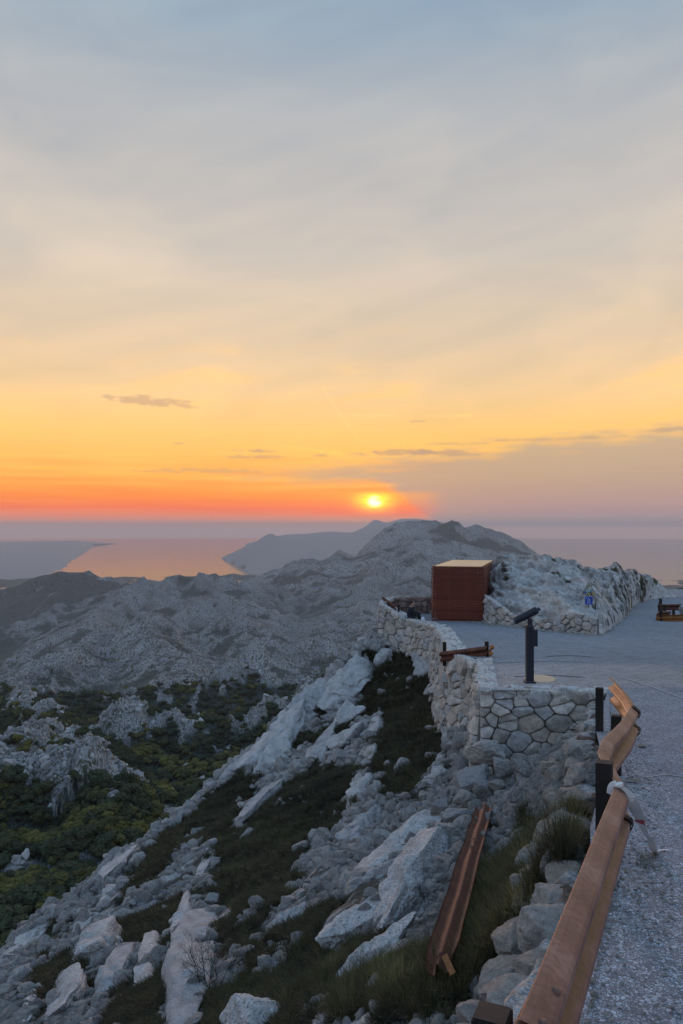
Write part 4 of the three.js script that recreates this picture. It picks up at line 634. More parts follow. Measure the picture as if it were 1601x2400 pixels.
// short rail across the gap in the terrace wall
function shortRail(label, pts, posts, mat, group) { const g = thing('short_rail', label, 'guard rail', undefined, 0, group); part('beam', beamGeo(railStations(pts)), mat, g); for (const [x, z, up, h] of posts) { const p = part('post', postGeo(h), M.post, g); p.position.copy(V(x, road(z) - up, z)); } return g; }
{ const g = shortRail('short rusty rail closing the gap in the terrace wall', [[2.95, 23.3, (1527 - 1235) / F * 23.3, -0.25], [4.08, 21.9, (1513 - 1235) / F * 21.9, -0.2]], [[4.06, 22.05, 0.42, 0.8], [3.05, 23.35, 0.3, 0.7]], M.rustDark);
  part('end_plate', beamGeo(railStations([[4.06, 21.92, (1513 - 1235) / F * 21.9 - 0.01, -0.2], [4.16, 21.98, (1513 - 1235) / F * 21.9 - 0.005, -0.2], [4.20, 22.14, (1513 - 1235) / F * 21.9, -0.2]], 0.05)), M.rustSunlit, g, 'bent pale end of the short rail'); }
shortRail('small broken rail on top of the far wall corner', [[2.02, 38.4, (1398 - 1235) / F * 38.4], [2.62, 37.4, (1420 - 1235) / F * 37.4]], [[2.12, 38.45, 1.0, 1.1], [2.45, 37.9, 0.85, 1.0], [2.72, 37.5, 0.75, 0.9]], M.rustDark);
// rails at the far right side of the road
{
  const z0 = 37, dt = (y, z) => (y - 1235) / F * z;
  shortRail('golden lit guard rail at the right edge of the picture', [[17.9, 36.2, dt(1438, 36.2), 0], [16.2, 36.4, dt(1440, 36.4), 0], [15.2, 36.7, dt(1441, 36.7), 0], [14.78, 37.1, dt(1441, 37.1), 0]].map((p) => p), [[15.0, 37.0, 0.55, 0.75], [15.5, 36.8, 0.55, 0.75], [16.0, 36.65, 0.55, 0.75], [16.9, 36.5, 0.55, 0.75]], M.rustSunlit);
  shortRail('darker rail running back from the golden lit rail', [[14.9, 37.3, dt(1432, 37.3), 0], [16.4, 39.4, dt(1432, 39.4), 0]], [[15.3, 37.9, 0.62, 0.8], [15.9, 38.8, 0.66, 0.85]], M.rustDark);
  shortRail('upper rail end at the far right behind the golden lit rail', [[16.35, 40.8, dt(1416, 40.8), 0.2], [19.2, 40.4, dt(1416, 40.4), 0.2]], [[16.6, 41, 0.85, 1.0], [17.9, 41, 0.9, 1.0]], M.rustDark);
  const m = solo('marker_pole', new THREE.CylinderGeometry(0.022, 0.03, 1.05, 10).translate(0, 0.52, 0), M.post, 'thin dark marker pole beside the far right rails', 'pole'); m.position.copy(V((1545 - 800) / F * 37.6, road(37.6), 37.6));
  const b = solo('boulder', variants[3], M.rocks[1], 'grey rock enclosed by the rails at the right edge', 'rock'); b.scale.set(1.1, 0.55, 0.8); b.position.copy(V(17.6, road(39) - 0.3, 39));
}

// ───────────────────────── viewing telescope ─────────────────────────
{
  const z = 16.4, x = (1241 - 800) / F * z, s = 1.06, paint = new THREE.MeshStandardMaterial({ color: new THREE.Color(0.022, 0.026, 0.040), roughness: 0.45, metalness: 0.3 }), rim = new THREE.MeshStandardMaterial({ color: new THREE.Color(0.06, 0.065, 0.085), roughness: 0.35, metalness: 0.5 });
  const g = thing('viewing_telescope', 'dark blue coin-operated viewing telescope on a slim square post', 'telescope', V(x, road(z), z)); g.scale.setScalar(s);
  const rb = (w, h, d, b = 0.012) => { const sh = new THREE.Shape(), a = w / 2 - b, c = d / 2 - b; sh.moveTo(-a, -d / 2); sh.lineTo(a, -d / 2); sh.quadraticCurveTo(w / 2, -d / 2, w / 2, -c); sh.lineTo(w / 2, c); sh.quadraticCurveTo(w / 2, d / 2, a, d / 2); sh.lineTo(-a, d / 2); sh.quadraticCurveTo(-w / 2, d / 2, -w / 2, c); sh.lineTo(-w / 2, -c); sh.quadraticCurveTo(-w / 2, -d / 2, -a, -d / 2); return new THREE.ExtrudeGeometry(sh, { depth: h, bevelEnabled: true, bevelSize: 0.004, bevelThickness: 0.004, bevelSegments: 2, curveSegments: 5 }).rotateX(-Math.PI / 2); };
  part('base_plate', rb(0.20, 0.05, 0.20), rim, g); part('post', rb(0.135, 1.06, 0.135).translate(0, 0.05, 0), paint, g); part('coin_box', rb(0.13, 0.32, 0.15).translate(0.072, 0.74, 0.01), paint, g);
  const cap = part('post_cap', rb(0.12, 0.03, 0.12).translate(0, 1.115, 0), rim, g); part('neck', new THREE.CylinderGeometry(0.045, 0.055, 0.16, 18).translate(0.01, 1.20, 0), paint, g);
  const head = part('tube', new THREE.LatheGeometry([[0, -0.27], [0.068, -0.27], [0.078, -0.26], [0.084, -0.1], [0.086, 0.18], [0.088, 0.22], [0.074, 0.25], [0, 0.25]].map(([r, y]) => new THREE.Vector2(r, y)), 26), paint, g); head.position.set(-0.055, 1.34, 0); head.rotation.set(0.25, 0, -Math.PI / 2 + 0.50); head.rotation.z = -(Math.PI / 2) + 0.5; head.scale.setScalar(0.9);
  part('eyepiece', new THREE.CylinderGeometry(0.036, 0.05, 0.08, 16).translate(0, 0.28, 0), rim, head); part('hood', new THREE.CylinderGeometry(0.082, 0.079, 0.05, 24, 1, true).translate(0, -0.285, 0), rim, head); part('lens', new THREE.CircleGeometry(0.07, 24).rotateX(Math.PI / 2).translate(0, -0.272, 0), new THREE.MeshPhysicalMaterial({ color: new THREE.Color(0.01, 0.012, 0.02), roughness: 0.05, clearcoat: 1 }), head);
  // perforated plate in the paving beside it
  const mz = 16.9, plate = thing('perforated_plate', 'round pale perforated metal plate set in the paving beside the telescope', 'manhole cover', V((1265 - 800) / F * mz, road(mz) - 0.035, mz)), metal = new THREE.MeshStandardMaterial({ color: new THREE.Color(0.62, 0.50, 0.38), roughness: 0.42, metalness: 0.5 });
  const disc = new THREE.Shape().absarc(0, 0, 0.30, 0, TAU); for (let i = -8; i <= 8; i++) for (let j = -9; j <= 9; j++) { const px = (i + (j & 1) * 0.5) * 0.032, py = j * 0.028; if (Math.hypot(px, py) < 0.26) { const h = new THREE.Path(); h.absarc(px, py, 0.0075, 0, TAU); disc.holes.push(h); } }
  part('plate', new THREE.ExtrudeGeometry(disc, { depth: 0.012, bevelEnabled: false, curveSegments: 5 }).rotateX(-Math.PI / 2), metal, plate); part('frame_ring', new THREE.TorusGeometry(0.31, 0.014, 6, 40).rotateX(Math.PI / 2), metal, plate);
  plate.rotation.x = 0.055;
}

// ───────────────────────── wooden box ─────────────────────────
{
  const wood = [0, 1, 2, 3].map((k) => { const map = tex(256, (x, y) => { const gph = pfbm(x * 0.25, y, 12, 4, k * 17) * 0.5 + pfbm(x, y, 5, 3, 9 + k); const l = 1 + 0.55 * gph; return [0.185 * l, 0.038 * l, 0.014 * l].map((q) => q * (0.85 + 0.1 * k)); }); return new THREE.MeshStandardMaterial({ map, roughness: 0.55 }); });
  const dark = new THREE.MeshStandardMaterial({ color: new THREE.Color(0.13, 0.05, 0.03), roughness: 0.9 }), tin = new THREE.MeshStandardMaterial({ color: new THREE.Color(0.62, 0.47, 0.30), roughness: 0.34, metalness: 0.25 }), screw = new THREE.MeshStandardMaterial({ color: new THREE.Color(0.4, 0.2, 0.12), roughness: 0.4, metalness: 0.5 });
  const W = 2.42, H = 2.58, L = 7.4, g = thing('wooden_box', 'reddish slatted timber container with a pale flat roof', 'container', V(4.30, road(37.5) + 0.02, 37.5), -0.262), r = rng(6);
  const plank = (w, h, d) => { const b = 0.008; const s = new THREE.Shape(); s.moveTo(-w / 2, -h / 2 + b); s.lineTo(-w / 2 + b, -h / 2); s.lineTo(w / 2 - b, -h / 2); s.lineTo(w / 2, -h / 2 + b); s.lineTo(w / 2, h / 2 - b); s.lineTo(w / 2 - b, h / 2); s.lineTo(-w / 2 + b, h / 2); s.lineTo(-w / 2, h / 2 - b); s.closePath(); return new THREE.ExtrudeGeometry(s, { depth: d, bevelEnabled: false }).translate(0, 0, -d / 2); };
  const rows = 21, pitch = (H - 0.16) / rows, frontG = plank(W - 0.06, pitch - 0.034, 0.034), sideG = plank(0.034, pitch * 0.62, L), stubG = plank(0.06, pitch * 0.52, 0.034);
  part('inner_shell', new THREE.BoxGeometry(W - 0.30, H - 0.2, L - 0.34).translate(W / 2, H / 2 - 0.01, -L / 2), dark, g);
  part('sill', plank(W + 0.02, 0.075, 0.05).translate(W / 2, 0.04, 0.012), wood[1], g); part('floor_frame', plank(0.05, 0.08, L).translate(W - 0.03, 0.04, -L / 2 - 0.03), wood[0], g);
  for (let i = 0; i < rows; i++) {
    const y = 0.10 + (i + 0.5) * pitch;
    const b = part('front_board', frontG, wood[Math.floor(r() * 4)], g); b.position.set(W / 2 + 0.015, y, 0.0 + 0.012 * (i & 1) + 0.004 * r());
    const s = part('side_slat', sideG, wood[Math.floor(r() * 4)], g); s.position.set(W - 0.0, y, -L / 2 - 0.02);
    const s2 = part('side_slat', sideG, wood[Math.floor(r() * 4)], g); s2.position.set(0.0, y, -L / 2 + 0.0);
    const e = part('slat_end', stubG, wood[3], g); e.position.set(-0.01, y, 0.012);
  }
  const heads = []; for (let i = 0; i < rows; i++) for (const x of [0.34, 0.66]) for (const o of [-0.012, 0.012]) heads.push(new THREE.CylinderGeometry(0.009, 0.009, 0.01, 8).rotateX(Math.PI / 2).translate(W * x + o, 0.10 + (i + 1) * pitch - 0.012, 0.022));
  const sc = part('screw_heads', mergeGeometries(heads), screw, g); sc.userData.kind = 'stuff';
  part('roof_frame', mergeGeometries([plank(W + 0.05, 0.06, 0.05).translate(W / 2, H - 0.02, 0.01), plank(W + 0.05, 0.06, 0.05).translate(W / 2, H - 0.02, -L), plank(0.05, 0.06, L - 0.06).translate(0.0, H - 0.02, -L / 2), plank(0.05, 0.06, L - 0.06).translate(W, H - 0.02, -L / 2)]), wood[2], g);
  for (const k of [0, 1]) part('roof_panel', new THREE.BoxGeometry(W / 2 - 0.08, 0.02, L - 0.25).translate(W * (0.27 + 0.46 * k), H + 0.012, -L / 2), tin, g);
  const hook = part('hook', new THREE.TorusGeometry(0.05, 0.01, 6, 14, Math.PI * 1.2), M.bolt, g); hook.position.set(W - 0.22, H - 0.32, 0.05); part('rod', new THREE.CylinderGeometry(0.01, 0.01, 0.3, 8), M.bolt, g).position.set(W - 0.265, H - 0.17, 0.05);
}

// ───────────────────────── road signs ─────────────────────────
{
  const z = 32.6, x = (1379 - 800) / F * z, dr = (1466 - 1235) / F * z, g = thing('sign_post', 'post with a sticker-covered triangular sign over a small blue board', 'sign', V(x, dr, z)), steel = new THREE.MeshStandardMaterial({ color: new THREE.Color(0.10, 0.10, 0.11), roughness: 0.5, metalness: 0.5 });
  part('pole', new THREE.CylinderGeometry(0.024, 0.024, 2.05, 12).translate(0, 0.72, 0), steel, g);
  const cv = document.createElement('canvas'); cv.width = cv.height = 128; const c = cv.getContext('2d'); c.fillStyle = '#123a9c'; c.fillRect(0, 0, 128, 128); c.strokeStyle = '#a8b6d8'; c.lineWidth = 3; c.strokeRect(5, 5, 118, 118); c.fillStyle = '#cfd8ee'; c.fillRect(58, 14, 9, 22); c.fillRect(14, 16, 20, 10); for (const [yy, w] of [[46, 60], [62, 46], [84, 70], [100, 56]]) c.fillRect(64 - w / 2, yy, w, 5);
  const t = new THREE.CanvasTexture(cv); t.colorSpace = THREE.SRGBColorSpace;
  const board = part('blue_board', new THREE.BoxGeometry(0.33, 0.34, 0.012), steel, g); board.position.set(0, 1.03, 0.032); const face = part('board_face', new THREE.PlaneGeometry(0.325, 0.335), new THREE.MeshStandardMaterial({ map: t, roughness: 0.5 }), board); face.position.z = 0.0085;
  const tri = new THREE.Shape(); tri.moveTo(-0.33, 0); tri.lineTo(0.33, 0); tri.lineTo(0, 0.57); tri.closePath(); const tp = part('triangle_plate', new THREE.ExtrudeGeometry(tri, { depth: 0.008, bevelEnabled: true, bevelSize: 0.012, bevelThickness: 0.002, bevelSegments: 2 }), new THREE.MeshStandardMaterial({ color: new THREE.Color(0.32, 0.28, 0.27), roughness: 0.5 }), g); tp.position.set(0, 1.25, 0.028);
  const r = rng(31), cols = [[0.5, 0.5, 0.5], [0.5, 0.36, 0.05], [0.05, 0.12, 0.4], [0.45, 0.06, 0.05], [0.04, 0.04, 0.05], [0.1, 0.3, 0.2], [0.6, 0.58, 0.55], [0.2, 0.4, 0.5]].map((q) => new THREE.MeshStandardMaterial({ color: new THREE.Color(...q), roughness: 0.5 })), sh = [new THREE.PlaneGeometry(0.09, 0.06), new THREE.CircleGeometry(0.042, 16), new THREE.PlaneGeometry(0.06, 0.05)];
  for (let i = 0; i < 46; i++) { const yy = 0.03 + 0.42 * Math.pow(r(), 1.2), hw = 0.31 * (1 - yy / 0.56) - 0.02, s = part('sticker', sh[Math.floor(r() * 3)], cols[Math.floor(r() * cols.length)], tp); s.position.set((r() * 2 - 1) * hw, yy, 0.011 + i * 0.0004); s.rotation.z = (r() - 0.5) * 0.6; }
  const p2 = solo('marker_pole', new THREE.CylinderGeometry(0.02, 0.02, 1.0, 10).translate(0, 0.5, 0), M.post, 'short dark pole right of the blue sign', 'pole'); p2.position.copy(V((1395 - 800) / F * z, (1468 - 1235) / F * z, z));
}

// ───────────────────────── seated person ─────────────────────────
{
  const g = thing('person', 'person in a dark jacket sitting on the far wall, facing right over their knees', 'person', V(3.22, road(36.6) - 0.05, 36.7), 0.15);
  const bones = [[[0, 0.12, 0], [-0.02, 0.34, 0], 0.16, 0.15], [[-0.02, 0.34, 0], [0.03, 0.55, 0], 0.155, 0.14], [[0.03, 0.55, -0.13], [0.03, 0.55, 0.13], 0.075, 0.075], [[0.04, 0.58, 0], [0.08, 0.68, 0], 0.055, 0.05], [[0.10, 0.76, 0], [0.11, 0.80, 0], 0.095, 0.085], [[0.15, 0.73, 0], [0.17, 0.74, 0], 0.055, 0.045], [[0.205, 0.755, 0], [0.215, 0.745, 0], 0.016, 0.014]];
  for (const s of [-1, 1]) bones.push([[0.02, 0.11, 0.09 * s], [0.36, 0.34, 0.14 * s], 0.092, 0.07], [[0.36, 0.34, 0.14 * s], [0.42, 0.06, 0.11 * s], 0.066, 0.048], [[0.42, 0.045, 0.11 * s], [0.58, 0.035, 0.12 * s], 0.045, 0.034], [[0.03, 0.54, 0.17 * s], [0.10, 0.33, 0.22 * s], 0.062, 0.05], [[0.10, 0.33, 0.22 * s], [0.32, 0.40, 0.10 * s], 0.048, 0.036], [[0.32, 0.40, 0.10 * s], [0.39, 0.42, 0.06 * s], 0.036, 0.028]);
  const N = 72, mc = new MarchingCubes(N, new THREE.MeshStandardMaterial(), false, false, 200000), S = 0.62, C = [0.24, 0.44, 0]; mc.isolation = 0;
  const dist = (x, y, z) => { let d = 1e9; for (const [a, b, ra, rb] of bones) { const ux = b[0] - a[0], uy = b[1] - a[1], uz = b[2] - a[2], t = clamp(((x - a[0]) * ux + (y - a[1]) * uy + (z - a[2]) * uz) / (ux * ux + uy * uy + uz * uz + 1e-9)), q = Math.hypot(x - a[0] - t * ux, y - a[1] - t * uy, z - a[2] - t * uz) - mix(ra, rb, t), k = 0.03, h = clamp(0.5 + 0.5 * (d - q) / k); d = mix(d, q, h) - k * h * (1 - h); } return d; };
  for (let k = 0; k < N; k++) for (let j = 0; j < N; j++) for (let i = 0; i < N; i++) mc.field[i + j * N + k * N * N] = -dist(((i - N / 2) / (N / 2)) * S + C[0], ((j - N / 2) / (N / 2)) * S + C[1], ((k - N / 2) / (N / 2)) * S + C[2]);
  mc.update(); const n = mc.count, P = mc.positionArray.slice(0, n * 3), Nn = mc.normalArray.slice(0, n * 3), col = new Float32Array(n * 3);
  for (let i = 0; i < n; i++) { const x = P[i * 3] = P[i * 3] * S + C[0], y = P[i * 3 + 1] = P[i * 3 + 1] * S + C[1], z = P[i * 3 + 2] = P[i * 3 + 2] * S + C[2]; const hand = x > 0.335 && x < 0.45 && y > 0.375 && y < 0.46 && Math.abs(z) < 0.12; const c = y > 0.64 || hand ? [0.38, 0.22, 0.16] : x > 0.40 && y < 0.085 ? [0.05, 0.05, 0.055] : x > 0.16 && y < 0.40 ? [0.015, 0.016, 0.02] : [0.012, 0.014, 0.026]; col.set(c, i * 3); }
  const bg = new THREE.BufferGeometry(); bg.setAttribute('position', new THREE.BufferAttribute(P, 3)); bg.setAttribute('normal', new THREE.BufferAttribute(Nn, 3)); bg.setAttribute('color', new THREE.BufferAttribute(col, 3));
  part('body', bg, new THREE.MeshStandardMaterial({ vertexColors: true, roughness: 0.85 }), g);
  part('hair', boxUV(rockGeo(15, 8, 0.115, 0.115, 0.112, 4, 0.1)).translate(0.075, 0.80, 0), new THREE.MeshStandardMaterial({ color: new THREE.Color(0.02, 0.014, 0.012), roughness: 0.8 }), g);
  const bag = solo('paper_bag', boxUV(rockGeo(33, 6, 0.1, 0.13, 0.07, 5, 0.25)), new THREE.MeshStandardMaterial({ color: new THREE.Color(0.72, 0.73, 0.76), roughness: 0.7 }), 'crumpled white bag beside the seated person', 'bag'); bag.position.copy(V(3.75, road(36.5) - 0.14, 36.3));
  const cl = solo('red_cloth', boxUV(rockGeo(35, 6, 0.2, 0.025, 0.08, 5, 0.2)), new THREE.MeshStandardMaterial({ color: new THREE.Color(0.35, 0.03, 0.05), roughness: 0.8 }), 'small red cloth lying at the seated person\'s feet', 'cloth'); cl.position.copy(V(3.6, road(36.3) - 0.07, 36.1));
}

// ───────────────────────── small things on the road ─────────────────────────
{
  // pale joint across the tarmac, and a few hairline repairs
  const line = (pts, w, up) => { const c = new THREE.CatmullRomCurve3(pts.map(([x, z]) => new THREE.Vector3(x, 0, z))), n = 90, g = gridGeo(2, n + 1, (i, j, p, t) => { const q = c.getPoint(j / n), tn = c.getTangent(j / n), k = (i - 0.5) * w * (0.7 + 0.6 * Math.abs(n2(j * 0.4, w * 90))); const x = q.x - tn.z * k + 0.02 * n2(j * 0.3, 3), z = q.z + tn.x * k; p[0] = x; p[1] = EYE - road(z) + 0.018 * fbm2(x / 1.5, z / 1.5, 3) + 0.05 * fbm2(x / 7, z / 7, 2) + up; p[2] = -z; t[0] = x; t[1] = z; }); return g; };
  const pale = new THREE.MeshStandardMaterial({ color: new THREE.Color(0.42, 0.41, 0.40), roughness: 0.95 }), tar = new THREE.MeshStandardMaterial({ color: new THREE.Color(0.06, 0.06, 0.065), roughness: 0.8 });
  const P = (x, y) => { const q = onRoad(x * D2S, y * D2S); return [q[0], q[2]]; };
  const mk = (pts, w, up, m, label) => { const o = struct('road_joint', line(pts, w, up), m, label); return o; };
  mk([P(1410, 1553), P(1460, 1566), P(1510, 1582), P(1568, 1603)], 0.05, 0.008, pale, 'pale joint crossing the road beyond the rail');
  mk([P(1045, 1483), P(1130, 1485), P(1250, 1483), P(1330, 1488)], 0.06, 0.008, pale, 'pale seam across the terrace');
  mk([P(1110, 1523), P(1200, 1521), P(1290, 1519), P(1350, 1522)], 0.05, 0.008, tar, 'dark tarred seam across the terrace');
  mk([P(1255, 1508), P(1310, 1505), P(1365, 1509)], 0.09, 0.008, tar, 'short dark tarred patch behind the telescope');
  mk([P(1180, 1555), P(1260, 1551), P(1340, 1556)], 0.08, 0.008, tar, 'dark crack beside the telescope');
  mk([P(1490, 1790), P(1530, 1785), P(1570, 1789)], 0.025, 0.008, pale, 'pale scratch on the near tarmac');
  // loose grit along the foot of the rail and along the terrace edges
  const r = rng(717), lists = pebbles.map(() => []);
  const edge = [[0.66, 2.2], [1.55, 4.4], [1.95, 5.4], [2.3, 6.4], [3.12, 8.3], [3.85, 11], [5.2, 15]];
  for (let i = 0; i < 4200; i++) { const k = Math.floor(r() * (edge.length - 1)), f = r(), z = mix(edge[k][1], edge[k + 1][1], f), x = mix(edge[k][0], edge[k + 1][0], f) + 0.02 - 0.12 + 0.42 * Math.pow(r(), 2.8); const s = 0.003 + 0.014 * Math.pow(r(), 4); lists[i % 5].push([x, z, s]); }
  
  const b = spline(OUT_BASE, 200); for (let i = 0; i < 2400; i++) { const q = b[Math.floor(r() * 200)]; lists[i % 5].push([q[0] - 0.15 - 0.6 * Math.pow(r(), 2), q[2] - 0.1 - 0.7 * Math.pow(r(), 2), 0.012 + 0.06 * Math.pow(r(), 5)]); }
  const m4 = new THREE.Matrix4(), e4 = new THREE.Euler(), q4 = new THREE.Quaternion(), c4 = new THREE.Color();
  pebbles.forEach((g, k) => { const L = lists[k], im = new THREE.InstancedMesh(g, M.rocks[0], L.length); L.forEach(([x, z, s], i) => { const a = (i * 2.4) % TAU, t = 0.95 + 0.5 * ((i * 0.618) % 1); m4.compose(V(x, road(z) - 0.018 * fbm2(x / 1.5, z / 1.5, 3) - 0.05 * fbm2(x / 7, z / 7, 2) - s * 0.1, z), q4.setFromEuler(e4.set(a, a * 2, a)), new THREE.Vector3(s, s * 0.7, s)); im.setMatrixAt(i, m4); im.setColorAt(i, c4.setRGB(t, t * 0.97, t * 0.93)); }); stuff(im, 'road_grit', 'loose grit along the edges of the road and terrace', 'gravel'); });
  [[1455, 1922, 0.11, 'flat pale stone at the foot of the rail, nearest the camera'], [1472, 1718, 0.09, 'small pale stone at the foot of the rail beyond the tape']].forEach(([x, y, s, label], i) => { const q = P(x, y), o = solo('loose_stone', variants[5 + i], M.rocks[2], label, 'stone'); o.scale.set(s, s * 0.5, s * 0.7); o.position.copy(V(q[0], road(q[1]) - s * 0.2, q[1])); o.rotation.y = 0.5 + i; });
}


// ───────────────────────── turf and grass ─────────────────────────
function tuftGeo(seed, blades, h, spread, width) {
  const r = rng(seed), pos = [], nor = [], idx = [];
  for (let i = 0; i < blades; i++) {
    const a = r() * TAU, rad = spread * 0.35 * Math.sqrt(r()), lean = spread * (0.25 + 0.9 * r()), hh = h * (0.55 + 0.6 * r()), x = rad * Math.cos(a), z = rad * Math.sin(a), b = a + (r() - 0.5) * 1.2, wx = -Math.sin(b) * width / 2, wz = Math.cos(b) * width / 2, k = pos.length / 3;
    const mx = x + Math.cos(b) * lean * 0.35, mz = z + Math.sin(b) * lean * 0.35, ex = x + Math.cos(b) * lean, ez = z + Math.sin(b) * lean;
    pos.push(x - wx, -0.02, z - wz, x + wx, -0.02, z + wz, mx - wx * 0.8, hh * 0.62, mz - wz * 0.8, mx + wx * 0.8, hh * 0.62, mz + wz * 0.8, ex, hh, ez); idx.push(k, k + 1, k + 2, k + 1, k + 3, k + 2, k + 2, k + 3, k + 4);
  }
  const g = new THREE.BufferGeometry(); g.setAttribute('position', new THREE.Float32BufferAttribute(pos, 3)); g.setIndex(idx); g.computeVertexNormals(); return g;
}
{
  const leaf = () => new THREE.MeshPhysicalMaterial({ color: 0xffffff, roughness: 0.9, side: THREE.DoubleSide, transmission: 0.15, thickness: 0 });
  const mat = leaf(), q = new THREE.Matrix4(), qq = new THREE.Quaternion(), e = new THREE.Euler(), col = new THREE.Color();
  const kinds = { turf: { g: [tuftGeo(1, 16, 0.07, 0.12, 0.009), tuftGeo(2, 16, 0.09, 0.11, 0.009)], list: [[], []] }, grass: { g: [tuftGeo(3, 34, 0.34, 0.26, 0.007), tuftGeo(4, 34, 0.42, 0.30, 0.007), tuftGeo(5, 28, 0.27, 0.22, 0.007)], list: [[], [], []] } };
  const r = rng(2024), put = (kind, x, z, s, c) => { const K = kinds[kind], k = Math.floor(r() * K.g.length); K.list[k].push([x, EYE - slopeDrop(x, z) - 0.01, -z, s, r() * TAU, (r() - 0.5) * 0.5, c]); };
  for (const A of grassAreas) {
    const area = (A.x1 - A.x0) * (A.z1 - A.z0), zc = (A.z0 + A.z1) / 2, dens = clamp(5200 / (zc * zc) * 14, 90, 900);
    for (let i = 0, n = Math.min(46000, area * dens); i < n; i++) {
      const x = mix(A.x0, A.x1, r()), z = mix(A.z0, A.z1, r()); if (!grassAt(x, z)) continue;
      const m = fbm2(x * 0.7 + 11, z * 0.7, 3), l = 0.55 + 0.5 * r() + 0.9 * m; put('turf', x, z, (0.8 + 0.7 * r()) * clamp(0.6 + z / 30, 0.7, 1.6), [0.058 * l + 0.008, 0.050 * l + 0.006, 0.020 * l]);
    }
  }
  // taller pale grass in the gully and scattered tufts
  const tall = (x0, y0, x1, y1, n, sc, pale) => { for (let i = 0; i < n; i++) { const c = hd(mix(x0, x1, r()), mix(y0, y1, r())); if (!c || !grassAt(...c)) continue; const l = 0.5 + 0.6 * r() + 1.3 * fbm2(c[0] * 1.9, c[1] * 1.9, 2), y = pale * r(); put('grass', c[0], c[1], sc * (0.6 + 0.7 * r()), [(0.10 + 0.34 * y * y) * l, (0.10 + 0.27 * y * y) * l, (0.034 + 0.11 * y * y) * l]); } };
  tall(980, 1860, 1320, 2400, 2600, 0.62, 0.8); tall(750, 2190, 1000, 2400, 900, 0.5, 0.7); tall(470, 2110, 870, 2400, 700, 0.5, 0.45); tall(440, 1760, 830, 2110, 500, 0.55, 0.5); tall(240, 1900, 480, 2160, 420, 0.5, 0.6); tall(800, 1490, 1040, 1850, 320, 0.7, 0.35);
  // tufts along the foot of the rail and on the bank
  for (const [x, z, s] of [[2.16, 5.55, 0.35], [2.22, 5.7, 0.3], [2.35, 6.6, 0.25], [1.2, 3.0, 0.2], [3.9, 10.6, 0.4], [3.95, 10.9, 0.35]]) for (let k = 0; k < 4; k++) { kinds.grass.list[k % 3].push([x + (r() - 0.5) * 0.12, EYE - road(z) - 0.01, -(z + (r() - 0.5) * 0.12), s * 0.6, r() * TAU, 0, [0.05, 0.065, 0.02]]); }
  for (const [name, K] of Object.entries(kinds)) K.g.forEach((g, k) => { const L = K.list[k], im = new THREE.InstancedMesh(g, mat, L.length); L.forEach(([x, y, z, s, a, b, c], i) => { q.compose(new THREE.Vector3(x, y, z), qq.setFromEuler(e.set(b, a, b * 0.6)), new THREE.Vector3(s, s, s)); im.setMatrixAt(i, q); im.setColorAt(i, col.setRGB(...c)); }); stuff(im, name === 'turf' ? 'turf' : 'tall_grass', name === 'turf' ? 'dark olive turf covering the slope' : 'paler tufts of long grass in the gully and on the slope', 'grass'); });
  console.log('grass', kinds.turf.list.map((l) => l.length), kinds.grass.list.map((l) => l.length));
}
// bare twiggy shrub in front of the rock pillar
{
  const c = hd(478, 2290), r = rng(12), geos = [], base = V(c[0], slopeBase(...c) - 0.1, c[1]), s = c[1] / 12;
  const grow = (p, d, len, rad, lev) => { const q = p.clone().addScaledVector(d, len), g = new THREE.CylinderGeometry(rad * 0.6, rad, len, 4, 1, true).translate(0, len / 2, 0); g.applyQuaternion(new THREE.Quaternion().setFromUnitVectors(new THREE.Vector3(0, 1, 0), d)); g.translate(p.x, p.y, p.z); geos.push(g); if (lev > 0) for (let k = 0; k < 3; k++) grow(q, d.clone().add(new THREE.Vector3((r() - 0.5) * 1.5, (r() - 0.35) * 0.9, (r() - 0.5) * 1.5)).normalize(), len * (0.6 + 0.25 * r()), rad * 0.62, lev - 1); };
  for (let k = 0; k < 9; k++) grow(new THREE.Vector3((r() - 0.5) * 0.3, 0, (r() - 0.5) * 0.3), new THREE.Vector3((r() - 0.5) * 1.4, 0.8, (r() - 0.5) * 1.4).normalize(), 0.26 * s, 0.006 * s, 4);
  const m = solo('bare_shrub', mergeGeometries(geos), new THREE.MeshStandardMaterial({ color: new THREE.Color(0.035, 0.024, 0.02), roughness: 1 }), 'bare twiggy shrub in front of the tall rock pillar', 'shrub'); m.position.copy(base);
}

